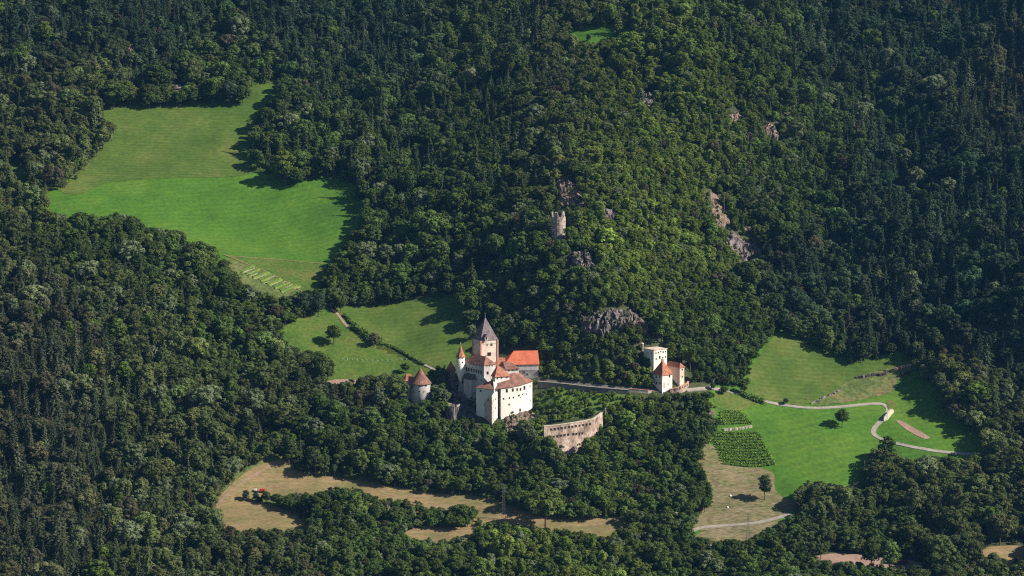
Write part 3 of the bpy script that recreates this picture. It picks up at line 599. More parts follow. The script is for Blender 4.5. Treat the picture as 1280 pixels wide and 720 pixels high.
# --- gatehouse group on the right
y1 = hit(828, 492)[1]; m1 = (y1+1800)/F; p1 = on_y(827.9, 469.5, y1); z1_ = p1[2]; t1 = R(41)
fr = rect(p1, t1, 13.4*m1/math.cos(t1), 11.6*m1/math.sin(t1))
g1 = Bld('front_gate_tower', fr, z1_, gz(fr)-4, 'plaster', 'white square gate tower with orange pyramid roof beside the road', 'tower')
g1.roof(10.2, 'tile_red', .55)
mb = MB(); mb.box((g1.c[0], g1.c[1], z1_+10), (1.5, 1.2, 1.6), t1); mb.build('chimney', 'brick_edge', g1.root)
for u, v in [(820.6, 470.8), (825, 471), (820.6, 478.6), (825, 478.8)]: g1.window(u, v, 1.0, 1.5)
g1.window(837, 470.2, 1.1, 1.6); g1.window(835, 480, .7, .7); g1.window(837.6, 486.5, 1.0, .9); g1.window(830.5, 481.5, 1.3, 3.4, frame='plaster_warm', pane='plaster_warm')
y2 = y1+13; p2 = on_y(817.2, 437.6, y2); z2 = p2[2]; t2 = R(35)
rp = rect(p2, t2, 17.6*m1/math.cos(t2), 12*m1/math.sin(t2))
g2 = Bld('rear_gate_tower', rp, z2, gz(rp)-3, 'plaster', 'tall white flat-topped tower behind the orange pyramid roof', 'tower')
g2.roof(.5, 'plaster_warm', .3)
for u, v in [(820, 441.5), (823, 440.8), (826, 439.3), (829, 440), (832, 439.4), (820.3, 448.7), (828.5, 447), (832, 446)]: g2.window(u, v, .8, .9)
g2.window(824.6, 446.6, 1.1, 1.8); g2.window(810, 440.8, .8, .9); g2.window(814, 441.5, .8, .9)
pc = on_y(802.8, 434, y2+14); cc = empty('chimney_turret', (pc[0], pc[1], pc[2]-12)); tag(cc, 'slender stone turret poking out of trees beside the flat-topped tower', 'turret')
mb = MB(); mb.lathe(tuple(pc), [(1.1, -14), (1.0, 2.4)], 10); mb.build('shaft', 'stone', cc); mb = MB(); mb.lathe((pc[0], pc[1], pc[2]+2.4), [(1.3, 0), (1.3, .35), (.1, 1.1)], 10); mb.build('cap', 'stone_pale', cc)
y3 = y1+9; p3 = on_y(849.8, 459.6, y3); z3 = p3[2]; t3 = R(24)
l3 = np.array([-.62, .78]); r3 = np.array([.8, .6])
wp = [p3[:2], p3[:2]+r3*4.2, p3[:2]+r3*4.2+l3*14.5, p3[:2]+l3*14.5]
g3 = Bld('gate_wing', wp, z3, gz(wp)-3, 'plaster_pink', 'pinkish wing with low red hipped roof right of the gate towers', 'building')
g3.roof(3.1, 'tile_red', .5, 'ridge', ridge=(g3.c-l3*5.2, g3.c+l3*6.5))
for u, v in [(852.8, 461.8), (852.8, 471)]: g3.window(u, v, .8, 1.0)
# curtain wall with loopholes round the gate
def wall_run(name, label, px_top, y_list, height_px, thick, m, cat='wall', holes=(), cap=None, capm='brick_edge', batter=0, grp=None):
    P = [on_y(u, v, y) for (u, v), y in zip(px_top, y_list)]; n = len(P)
    r0 = empty(name, (P[0][0], P[0][1], P[0][2]-5)); tag(r0, label, cat, grp)
    T = np.array([p[:2] for p in P]); tg = np.gradient(T, axis=0); tg /= np.linalg.norm(tg, axis=1)[:, None]; nn = np.stack([tg[:, 1], -tg[:, 0]], -1)
    hs = [h*(y+1800)/F for h, y in zip(height_px, y_list)]
    vv = []
    for i in range(n):
        f = T[i]; bk = T[i]-nn[i]*thick
        zlo = P[i][2]-hs[i]-3
        vv += [(*(f+nn[i]*batter*hs[i]), zlo), (f[0], f[1], P[i][2]), (bk[0], bk[1], P[i][2]), (bk[0], bk[1], zlo)]
    ff = [(0, 1, 2, 3), tuple((n-1)*4+j for j in (3, 2, 1, 0))]
    for i in range(n-1):
        for j in range(4): ff.append((i*4+j, (i+1)*4+j, (i+1)*4+(j+1) % 4, i*4+(j+1) % 4))
    mb = MB(); mb.add(vv, ff); mb.build('masonry', m, r0)
    if cap:
        mb = MB(); vv = []
        for i in range(n):
            f = T[i]+nn[i]*.15; bk = T[i]-nn[i]*(thick+.15); z = P[i][2]
            vv += [(f[0], f[1], z+.003), (f[0], f[1], z+cap), (bk[0], bk[1], z+cap), (bk[0], bk[1], z+.003)]
        mb.add(vv, ff); mb.build('coping', capm, r0)
    for (u, v, ww, hh) in holes:
        dd = ray(u, v); best = None
        for i in range(n-1):
            a = T[i]; e_ = T[i+1]-a; nr = np.array([e_[1], -e_[0]])/np.linalg.norm(e_); t_ = ((a-CAM[:2])@nr)/(dd[:2]@nr); Q = CAM+dd*t_; s_ = (Q[:2]-a)@e_/(e_@e_)
            if 0 <= s_ <= 1: best = (Q, nr, e_/np.linalg.norm(e_), P[i][2]*(1-s_)+P[i+1][2]*s_)
        if best is not None:
            Q = best[0].copy(); depth = best[3]-Q[2]; Q[:2] += best[1]*(batter*max(0, depth)+.05)
            window_at(r0, Q, best[1], best[2], ww, hh, frame=m, name='loophole')
    return r0
wall_run('curtain_wall', 'pink low wall with loopholes curving round the right gate tower', [(838, 486.8), (845, 485.2), (852, 483.2), (857.5, 480.6), (861, 478.3), (861.2, 476.2)], [y1+2, y1+2.5, y1+4, y1+7, y1+12, y1+18], [9]*6, 1.2, 'stone_pink',
         holes=[(843.3, 487, .7, .9), (846.5, 486.2, .7, .9), (850, 485.2, .7, .9), (853.3, 484.1, .7, .9), (856.2, 482.8, .7, .9), (859.3, 481, .7, .9)], cap=.35)
ypl = [y1+3, y1+6, y1+9, y1+12, y1+15]
road_y = lambda u, v: hit(u, v)[1]
wall_run('parapet_wall', 'low pink-capped parapet wall along the road left of the gate tower', [(786, 486), (798, 487), (810, 488.2), (820, 489.2), (827, 489.8)], [road_y(786, 490), road_y(798, 491), road_y(810, 492), y1+1.5, y1+.6], [4, 4.5, 5, 6, 6], .8, 'stone_pale', cap=.3)
wall_run('retaining_wall', 'long shaded stone retaining wall under the road from castle to gate', [(672, 476.9), (690, 478.3), (710, 480.3), (735, 483.3), (760, 485.6), (786, 487.6)], [road_y(672, 484)-1, road_y(690, 485)-1, road_y(710, 487)-1, road_y(735, 489)-1, road_y(760, 491)-1, road_y(786, 492)-1], [6, 6, 7, 7, 7, 5], .6, 'stone_shaded', cap=.25, capm='stone_pale')
# great terrace wall with two rows of loopholes
yw = hit(712, 571)[1]
tp = [(680, 532.8), (690, 532.4), (705, 530.6), (720, 528.3), (735, 525.6), (742, 524.2)]
holes = [(689+i*4.4, 536.8-i*.62, 1.2, 1.3) for i in range(12)]+[(692+i*4.5, 545.6-i*.66, 1.2, 1.3) for i in range(5)]+[(716.5+i*3.6, 542.4-i*.3, 1.2, 1.4) for i in range(4)]
wall_run('terrace_wall', 'tall weathered pink castle terrace wall with two rows of loopholes', tp, [yw-6, yw-4, yw-1, yw+3, yw+9, yw+12], [44]*6, 1.6, 'stone_pink', holes=holes, cap=.4, capm='stone_pale', batter=.05)
wall_run('terrace_wall', 'short shaded corner run of the terrace wall with crumbling edge', [(742, 524.2), (747, 521), (753.3, 516.2)], [yw+12.1, yw+17, yw+25], [34, 34, 30], 1.4, 'stone_pink', cap=.4, capm='stone_pale', batter=.03)
q = [on_y(735, 525.8, yw+10.5)[:2], on_y(741.5, 524.4, yw+13)[:2], on_y(752, 516.4, yw+25)[:2], on_y(745, 516.4, yw+25)[:2]]
zq = on_y(742, 524.2, yw+12)[2]-.9; mb = MB(); mb.prism(q, zq-12, zq); o = mb.build('terrace', 'hay', None); o['kind'] = 'structure'
# --- ruined tower on the ridge
yu = hit(698, 301)[1]; pu = on_y(698.2, 271, yu+5); ru = 8.9*(yu+1800)/F
ru_ = empty('ruined_tower', (pu[0], pu[1], pu[2]-20)); tag(ru_, 'ruined round stone tower with broken battlements on the wooded ridge', 'tower')
n_ = 32; mb = MB(); vv = []; zs = [(.1+1.5*abs(math.sin(i*1.7+.6*math.sin(i*3.1)))*(1 if (i//3) % 2 else 0)+(2.3 if (i//3) % 2 else 0)) for i in range(n_)]
for i in range(n_):
    a = 2*math.pi*i/n_; 
    for r_r, zz in ((ru+.5, -22), (ru, zs[i]), (ru-1.3, zs[i]), (ru-1.3, -22)): vv.append((pu[0]+r_r*math.cos(a), pu[1]+r_r*math.sin(a), pu[2]+zz))
ff = []
for i in range(n_):
    j = (i+1) % n_
    for q_ in range(3): ff.append((i*4+q_, j*4+q_, j*4+q_+1, i*4+q_+1))
mb.add(vv, ff); mb.build('wall', 'stone_ruin', ru_)
for u, v, w_, h_ in [(700.5, 281.8, 1.1, 1.3), (693.5, 274.5, .8, 1.1), (702.5, 275, .8, 1.2), (694, 286, .6, .9)]: cylwin(ru_, pu, ru, u, v, w_, h_, frame='stone')
cylwin(ru_, pu, ru, 700, 294.8, 1.7, 2.9, frame='stone', arch=True, name='doorway')
# --- farmhouse roof among the trees above the upper meadow
yf = hit(219, 118)[1]; pf = on_y(214, 110.5, yf); fpn = rect(pf, R(14), 8.5, 7)
fh = Bld('farmhouse', fpn, pf[2], gz(fpn)-2, 'stone', 'small farmhouse with grey-brown roof among trees above the upper meadow', 'house')
rz2 = fh.c; fh.roof(3.6, 'tile_grey', .8, 'ridge', ridge=(rz2-[3.8, 0], rz2+[3.8, .9])); fh.window(217, 112.5, .9, 1.0)
BLD_CLEAR = [  # areas of the picture the trees leave free: the buildings show here
 [(505, 466), (525, 458), (540, 477), (540, 496), (523, 503), (512, 502), (505, 495)],
 [(557, 452), (565, 450), (570, 430), (582, 428), (584, 440), (590, 438), (590, 420), (605, 390), (623, 425), (626, 446), (638, 436), (675, 436), (675, 472), (668, 476), (668, 519), (645, 519), (628, 524), (613, 531), (598, 528), (590, 520), (576, 522), (574, 526), (557, 522), (556, 500), (562, 480), (557, 474)],
 [(680, 531), (700, 529), (740, 523), (746, 515), (755, 515), (755, 522), (745, 530), (741, 542), (728, 560), (714, 566), (704, 560), (697, 550), (692, 543), (682, 539)],
 [(800, 427), (806, 428), (805, 434), (818, 432), (836, 431), (838, 452), (857, 456), (862, 476), (862, 488), (843, 490), (828, 491), (816, 489), (816, 440), (800, 436)],
 [(672, 474), (700, 477), (740, 481), (786, 484), (816, 486), (828, 491), (786, 490), (740, 487), (700, 483), (672, 481)],
 [(687, 265), (709, 265), (709, 297), (700, 301), (688, 298)],
 [(860, 482), (890, 482), (890, 488), (862, 490)],
 [(211, 101), (228, 100), (229, 110), (214, 114)]]

# ------------------------------------------------------------------ rock outcrops
def outcrop(poly, label, m='rock', amp=4.0, seed=1, stp=2.0, name='rock_outcrop'):
    poly = [q+np.array([vnoise(q[0]/4., q[1]/4., 41), vnoise(q[0]/4., q[1]/4., 42)])*3 for q in densify(smooth_poly(poly, 1), 2.5)]; P = np.array(poly); u0, v0 = P.min(0)-2; u1, v1 = P.max(0)+2
    ua = np.arange(u0, u1+stp, stp); va = np.arange(v0, v1+stp, stp); U, Vv = np.meshgrid(ua, va)
    ins = inpoly(poly, U.ravel(), Vv.ravel()).reshape(U.shape)
    W = hit(U, Vv)
    dist = np.full(U.shape, 1e9)
    bd = np.array(densify(poly, 1.5))
    for b in bd: dist = np.minimum(dist, np.hypot(U-b[0], Vv-b[1]))
    wgt = np.clip(dist/5, 0, 1)*ins
    n1 = np.abs(vnoise(U/8+seed*9, Vv/20+seed, seed)); n2 = np.abs(vnoise(U/4+seed*5, Vv/7, seed+1)); n3 = vnoise(U/2.1, Vv/3, seed+2)
    def cells(X, Y, sd):
        best = np.full(X.shape, 1e9); val = np.zeros(X.shape); xi = np.floor(X); yi = np.floor(Y)
        for a_ in (-1, 0, 1):
            for b_ in (-1, 0, 1):
                cx_ = xi+a_; cy_ = yi+b_; j1 = vnoise(cx_*1.0, cy_*1.0, sd); j2 = vnoise(cx_, cy_, sd+50)
                dd_ = (cx_+.5+.45*j1-X)**2+(cy_+.5+.45*j2-Y)**2; h_ = vnoise(cx_, cy_, sd+99)*.5+.5+.5*(X-cx_-.5)*j2; k_ = dd_ < best
                best = np.where(k_, dd_, best); val = np.where(k_, h_, val)
        return val
    n1 = cells(U/6+.2*np.sin(Vv/7), Vv/15, seed); n2 = cells(U/2.6+.3*np.sin(Vv/4), Vv/5.5, seed+3)
    disp = wgt**.6*amp*(.15+.85*n1+.5*n2+.15*n3)-1.2*(~ins)-.6*(wgt < .12)
    W = W+np.stack([disp*.15*vnoise(U/4, Vv/4, seed+7), -disp*.85, disp*.35], -1)
    keep_ = ins.copy(); keep_[:-1] |= ins[1:]; keep_[1:] |= ins[:-1]; keep_[:, 1:] |= ins[:, :-1]; keep_[:, :-1] |= ins[:, 1:]
    ids = -np.ones(U.shape, int); ids[keep_] = np.arange(keep_.sum()); ff = []
    for i in range(U.shape[0]-1):
        for j in range(U.shape[1]-1):
            q = (ids[i, j], ids[i+1, j], ids[i+1, j+1], ids[i, j+1])
            if min(q) >= 0: ff.append(q)
    for i in range(2, U.shape[0]-1):
        for j in range(1, U.shape[1]-1):
            if ins[i, j] and random.random() < .05*(.35+max(0, vnoise(U[i:i+1, j]/7., Vv[i:i+1, j]/7., seed+77)[0]*1.6)): RSHRUB.append((*W[i, j], random.uniform(1.2, 3.2)))
    mb = MB(); mb.add(W[keep_], ff); o = mb.build(name, m); tag(o, label, 'rock', 'rock outcrops on the wooded slopes')
    s = o.modifiers.new('thick', 'SOLIDIFY'); s.thickness = 2.5; s.offset = -1
    return poly
ROCK = []; RSHRUB = []
for a in [
 ([(721, 402), (727, 394), (738, 396), (745, 387), (756, 389), (765, 384), (776, 388), (788, 386), (799, 393), (808, 402), (812, 416), (803, 418), (795, 408), (784, 406), (777, 414), (768, 408), (760, 416), (751, 422), (744, 416), (737, 423), (727, 420)], 'big grey cliff in the woods above the road and castle', 'rock', 5.0),
 ([(695, 222), (706, 216), (716, 228), (724, 240), (733, 252), (731, 262), (712, 259), (700, 259), (695, 240)], 'rocky brown slope just above the ruined tower', 'rock_pink', 4),
 ([(704, 322), (722, 313), (740, 315), (742, 330), (750, 345), (756, 357), (745, 350), (735, 336), (715, 332), (706, 331)], 'grey rock rib running down below the ruined tower', 'rock', 5),
 ([(749, 262), (758, 259), (773, 268), (772, 276), (755, 272)], 'small dark rock right of the ruined tower', 'rock', 3),
 ([(802, 118), (810, 113), (818, 118), (819, 130), (811, 139), (803, 132)], 'upright grey rock spike high on the ridge', 'rock', 5),
 ([(913, 140), (922, 138), (930, 146), (927, 153), (915, 152)], 'small pink rock, left of the pair on the upper right slope', 'rock_pink', 3.5),
 ([(931, 160), (938, 159), (943, 167), (941, 175), (933, 172)], 'tiny pink rock below its neighbours on the upper right slope', 'rock_pink', 3.5),
 ([(952, 153), (963, 150), (974, 160), (976, 172), (972, 180), (962, 172), (953, 162)], 'pink rock knob, right one on the upper right slope', 'rock_pink', 4),
 ([(885, 238), (893, 236), (902, 250), (908, 264), (915, 272), (913, 282), (905, 285), (893, 280), (890, 262)], 'bare pink scree strip on the right flank of ridge', 'rock_pink', 2.0),
 ([(905, 298), (915, 290), (925, 293), (935, 301), (948, 305), (957, 314), (950, 320), (937, 322), (932, 330), (922, 322), (910, 312)], 'large grey rock face at right flank of the ridge', 'rock', 4),
 ([(922, 325), (932, 322), (940, 332), (944, 342), (934, 338), (924, 332)], 'bare earthy slope under the grey rock face', 'rock_pink', 1.5),
 ([(928, 283), (938, 282), (943, 288), (938, 294), (930, 290)], 'small pale rock above the grey rock face', 'rock_pink', 2),
 ([(140, 380), (147, 375), (157, 378), (160, 390), (152, 397), (143, 394)], 'pale violet crag in the dark forest on the left', 'rock', 4),
 ([(627, 521), (640, 516), (655, 513), (668, 514), (672, 520), (662, 525), (650, 528), (642, 541), (636, 546), (632, 532)], 'brown rock base under the white residence', 'rock_pink', 3),
 ([(560, 478), (578, 476), (590, 485), (596, 500), (596, 524), (580, 524), (566, 505)], 'shaded grey crag under the long castle wing', 'rock', 3),
 ([(158, 56), (170, 55), (172, 66), (160, 70)], 'faint pink crag high in the left forest', 'rock_pink', 3),
 ([(888, 508), (896, 512), (898, 520), (892, 522), (887, 516)], 'little bare crag left of the vineyard', 'rock_pink', 1.5),
]: ROCK.append(outcrop(a[0], a[1], a[2], a[3], len(ROCK)+1, 1.1))

# ------------------------------------------------------------------ walls, banks and beds in the meadows
def stone_run(px, label, w=1.0, h=1.3, m='stone', name='dry_stone_wall', gap=.0):
    P = np.array(densify(px, 1.6, False)); W = hit(P[:, 0], P[:, 1]); mb = MB()
    for i in range(len(W)):
        if random.random() < gap: continue
        mb.box((W[i][0]+random.uniform(-.4, .4), W[i][1]+random.uniform(-.4, .4), W[i][2]+h*.25), (random.uniform(1.0, 1.7), w*random.uniform(.8, 1.4), h*random.uniform(.9, 1.5)), random.uniform(-.5, .5))
    o = mb.build(name, m); tag(o, label, 'stone wall'); return o
stone_run([(1015, 505), (1025, 500), (1035, 495), (1050, 489)], 'broken pale stone wall crossing the grass above the road', gap=.3)
stone_run([(1072, 473), (1082, 472), (1092, 469), (1100, 470), (1108, 468)], 'dark tumbled stone wall on the grassy bank', 1.4, 2.0, 'rock')
stone_run([(1115, 464), (1125, 461), (1134, 458), (1142, 455)], 'pinkish straight stone wall at the top edge of the east meadow', 1.6, 1.8, 'stone_pink')
stone_run([(905, 538), (920, 537), (930, 536), (938, 534)], 'pale terrace wall splitting the vineyard', 1.2, 1.4, 'stone_pale')
wall_run('hairpin_wall', 'pale retaining wall inside the hairpin bend', [(1105, 521.5), (1110, 516), (1115, 511), (1117.5, 512.5)], [hit(1105, 527)[1], hit(1111, 525)[1], hit(1117, 518)[1], hit(1118, 517)[1]+1], [6, 7.5, 7, 3], .8, 'stone_pale')
tag(sheet('bank', [(1106, 500), (1118, 500), (1120, 510), (1117, 512), (1111, 516)], 'grass_mid', .25), kind='structure')
M['bed_edge'] = mat('bed_edge', [(.26, .22, .14), (.42, .36, .26)], .5, 4, fine=1.4, fine_amt=.3)
for i in range(20):                                           # garden beds: pale edging and a planted strip each
    t = i/19.; a = np.array([302+56*t+random.uniform(-3, 3), 341+27*t]); b = np.array([318+60*t+random.uniform(-4, 2), 334.5+26*t]) 
    if i % 5 == 4: b = a+(b-a)*.7
    A2 = hit(*a); B2 = hit(*b); e_ = (B2-A2)[:2]; ln = np.linalg.norm(e_); ang = math.atan2(e_[1], e_[0]); c_ = (A2+B2)/2; c_[2] = H(c_[0], c_[1])
    r0 = empty('garden_bed', tuple(c_), ang); tag(r0, 'narrow terraced garden bed with pale edging beside the upper meadow', 'garden bed', 'terraced garden beds')
    n_ = 8; T = [A2[:2]+(B2-A2)[:2]*j/n_ for j in range(n_+1)]; pn = np.array([e_[1], -e_[0]])/ln
    for off, wd, hh, m_, nme in ((0, .5, .4, 'bed_edge', 'edging'), (-1.25, 1.2, .8, 'crops' if i % 3 else 'vine_leaf', 'planting')):
        if nme == 'edging' and i % 4 == 3: m_ = 'hay'
        mb = MB(); vv = []
        for q in T:
            q = q+pn*off
            for s_, z_ in ((-wd/2, -.5), (-wd/2, hh), (wd/2, hh), (wd/2, -.5)):
                x_, y_ = q+pn*s_; vv.append((x_, y_, float(H(q[0], q[1]))+.3+z_*(1+.3*random.uniform(-1, 1)*(nme == 'planting'))))
        ff = [(0, 1, 2, 3), tuple(n_*4+j for j in (3, 2, 1, 0))]
        for a_ in range(n_):
            for j in range(4): ff.append((a_*4+j, (a_+1)*4+j, (a_+1)*4+(j+1) % 4, a_*4+(j+1) % 4))
        mb.add(vv, ff); mb.build(nme, m_, r0)

# leafy mass made of many small faces, for vines, hedges and shrubs
def leafy_strip(W, width, height, dens, mb, size=.5):
    for i in range(len(W)-1):
        a, b = W[i], W[i+1]; L2 = np.linalg.norm(b-a)
        for _ in range(max(1, int(L2*dens))):
            t = random.random(); p = a+(b-a)*t; ox, oy = random.gauss(0, width*.35), random.gauss(0, width*.35)
            x, y = p[0]+ox, p[1]+oy; z = float(H(x, y))+height*(.15+.85*random.random()**.7)
            s = size*random.uniform(.6, 1.3); n = Vector((ox*1.5, oy*1.5, random.uniform(.1, 1.4))).normalized(); n = (n+Vector([random.gauss(0, .4) for _ in range(3)])).normalized()
            u_ = n.orthogonal().normalized(); w_ = n.cross(u_)
            mb.add([Vector((x, y, z))+u_*s, Vector((x, y, z))+w_*s, Vector((x, y, z))-u_*s, Vector((x, y, z))-w_*s], [(0, 1, 2, 3)])
vin = [(900, 515), (924, 514), (937, 528), (947, 538), (958, 560), (971, 583), (903, 583), (893, 554), (880, 553), (884, 544), (900, 540)]
rows = [517, 520.5, 524, 527.5, 531, 542, 545.5, 549, 552.5, 556, 559.5, 563, 566.5, 570, 573.5, 577, 580.5]
for v in rows:
    uu = np.arange(870, 985, .5); k_ = inpoly(vin, uu, np.full(uu.shape, v+.01)); 
    if not k_.any(): continue
    a = hit(uu[k_][0], v); b = hit(uu[k_][-1], v+(-.8 if v < 535 else .6)); n_ = 14
    W = [a[:2]+(b-a)[:2]*j/n_ for j in range(n_+1)]
    mb = MB(); leafy_strip(W, .75, 1.9, 32, mb, .36); o = mb.build('vine_row', 'vine_leaf'); up_ = v < 535
    tag(o, 'leafy vine row above the terrace wall in vineyard' if up_ else 'leafy vine row below the terrace wall in vineyard', 'vine row', 'vine rows above the wall' if up_ else 'vine rows below the wall')
def hedge(px, label, w=1.6, h=2.2, tint='crops', dens=20):
    P = np.array(densify(px, 3, False)); W = [q[:2] for q in hit(P[:, 0], P[:, 1])]; mb = MB(); leafy_strip(W, w, h, dens, mb, .5); o = mb.build('hedge', tint); tag(o, label, 'hedge')
hedge([(430, 395), (438, 404), (441, 408)], 'dark scrubby hedge beside the stony path')
hedge([(441, 410), (455, 420), (463, 430), (478, 430)], 'thick dark hedge between the two lower meadows', 3.0, 4.0, dens=50)
hedge([(478, 431), (490, 435), (500, 440), (506, 443), (515, 449), (530, 457)], 'thin hedge line running down towards the round tower', 1.2, 1.8)
hedge([(925, 494), (940, 500), (955, 505)], 'dark hedge on the bank under the road', 2.6, 3.0, dens=40)

# fence of white posts in the left meadow
fr_ = hit(445, 452); fe = empty('post_fence', tuple(fr_)); tag(fe, 'line of small white fence posts crossing the left meadow', 'fence')
for i in range(15):
    p = hit(428+i*6.2, 449.5+2.2*math.sin(i/14*math.pi)); mb = MB(); mb.box((p[0], p[1], p[2]+.6), (.28, .28, 1.5)); mb.build('post', 'white_paint', fe)
def pole(u, vb, vt, label, m='wood', arms=1, r=.2):
    p = hit(u, vb); h = (vb-vt)*(p[1]+1800)/F; e_ = empty('utility_pole', tuple(p)); tag(e_, label, 'pole')
    mb = MB(); mb.tube((p[0], p[1], p[2]-1), (p[0], p[1], p[2]+h), r, r*.7, 8); mb.build('post', m, e_)
    for k_ in range(arms):
        mb = MB(); z = p[2]+h-.6-k_*1.1; mb.box((p[0], p[1], z), (2.6, .2, .2), .3)
        ca = empty  # keep name free
        arm = mb.build('crossarm', m, e_)
        mb = MB(); [mb.tube((p[0]+s_*math.cos(.3), p[1]+s_*math.sin(.3), z+.1), (p[0]+s_*math.cos(.3), p[1]+s_*math.sin(.3), z+.4), .08) for s_ in (-1.1, 0, 1.1)]; mb.build('insulators', 'white_paint', arm)
pole(845.3, 657, 639, 'pale power pole with crossarm at the dark wood edge', 'stone_pale', 2, .26)
pole(783.5, 680, 659, 'plain wooden pole standing in the lower bushes', 'wood', 0, .26)
pole(756.4, 530, 509, 'pale slender pole beside the terrace wall', 'stone_pale', 0, .22)
pole(1080.6, 596, 575, 'wooden pole against trees in the east meadow', 'wood', 0, .24)
pole(1008.3, 500, 487, 'thin pole in the upper east meadow', 'wood', 0, .16)
pole(1042, 535, 521, 'thin pole beside the lone meadow oak', 'wood', 0, .14)
pole(905, 268, 240, 'tall thin pole on the bare scree of the ridge', 'wood', 1, .2)
def pylon(u, vb, vt, label, wpx=5):
    p = hit(u, vb); mp = (p[1]+1800)/F; h = (vb-vt)*mp; w0 = wpx*mp/2; e_ = empty('lattice_pylon', tuple(p), .4); tag(e_, label, 'pylon')
    mb = MB(); lv = 9; cs = [(-1, -1), (1, -1), (1, 1), (-1, 1)]
    def c(k_, j): s = w0*(1-.72*k_/lv); return Vector((p[0]+cs[j][0]*s, p[1]+cs[j][1]*s, p[2]+h*k_/lv))
    for k_ in range(lv):
        for j in range(4):
            mb.tube(c(k_, j), c(k_+1, j), .09, n=4); mb.tube(c(k_, j), c(k_+1, (j+1) % 4), .06, n=4); mb.tube(c(k_+1, j), c(k_+1, (j+1) % 4), .05, n=4)
    mb.build('frame', 'metal', e_)
    for q in (.80, .90, .99):
        mb = MB(); z = p[2]+h*q; wd = 2.4 if q < .95 else 1.6
        mb.tube((p[0]-wd, p[1], z), (p[0]+wd, p[1], z), .08, n=4); mb.tube((p[0]-wd, p[1], z), (p[0], p[1], z+.8), .06, n=4); mb.tube((p[0]+wd, p[1], z), (p[0], p[1], z+.8), .06, n=4); mb.build('crossarm', 'metal', e_)
pylon(629.5, 651, 604, 'tall lattice pylon in the ochre field', 5)
pylon(934.8, 682, 641, 'thin lattice pylon beside the lower farm track', 4.5)
# farm trailer and shed
def trailer(u, v, body, ln, label, name='farm_trailer', hh=1.5):
    p = hit(u, v); z = p[2]+.3; e_ = empty(name, tuple(p)); tag(e_, label, 'trailer')
    mb = MB(); mb.box((p[0], p[1], z+1.0+hh/2), (ln, 2.1, hh)); mb.box((p[0], p[1], z+.9), (ln*.95, 1.5, .25)); mb.build('body', body, e_)
    for s_ in (-.3, .3):
        for t_ in (-1, 1):
            mb = MB(); mb.tube((p[0]+ln*s_, p[1]+t_*1.0-.15, z+.5), (p[0]+ln*s_, p[1]+t_*1.0+.15, z+.5), .5, n=14); mb.build('wheel', 'rubber', e_)
    mb = MB(); mb.tube((p[0]+ln/2, p[1], z+.9), (p[0]+ln/2+1.4, p[1], z+.7), .08); mb.build('drawbar', 'metal', e_)
trailer(328, 616, 'red_paint', 3.6, 'red farm trailer behind the hedge in the ochre field')
trailer(319.5, 615.5, 'white_paint', 1.7, 'tiny white trailer beside the red one', hh=1.1)
p = hit(1121, 706); sh = empty('open_shed', tuple(p)); tag(sh, 'long low maroon-roofed shed beside the dirt track', 'shed')
mb = MB(); mb.box((p[0], p[1], p[2]+3.1), (15, 3.4, .3), -.08); mb.build('roof', 'maroon_paint', sh)
mb = MB(); mb.box((p[0], p[1]+1.4, p[2]+1.4), (14.4, .25, 3.0), -.08); mb.build('back_wall', 'wood_dark', sh)
for i in range(5):
    x = p[0]-7+i*3.5; mb = MB(); mb.box((x, p[1]-1.3-(x-p[0])*.08, p[2]+1.4), (.22, .22, 3.1), -.08); mb.build('post', 'wood_dark', sh)
for u, v, s_ in ((913, 620.5, .9), (909.5, 635, .7)):
    p = hit(u, v); mb = MB(); mb.lathe((p[0], p[1], p[2]), [(s_*.9, -.2), (s_, .5), (s_*.7, 1.0), (.1, 1.25)], 9); o = mb.build('boulder', 'white_paint'); tag(o, 'upper small white boulder in the mown field' if v < 630 else 'lower small white boulder in the mown field', 'boulder')

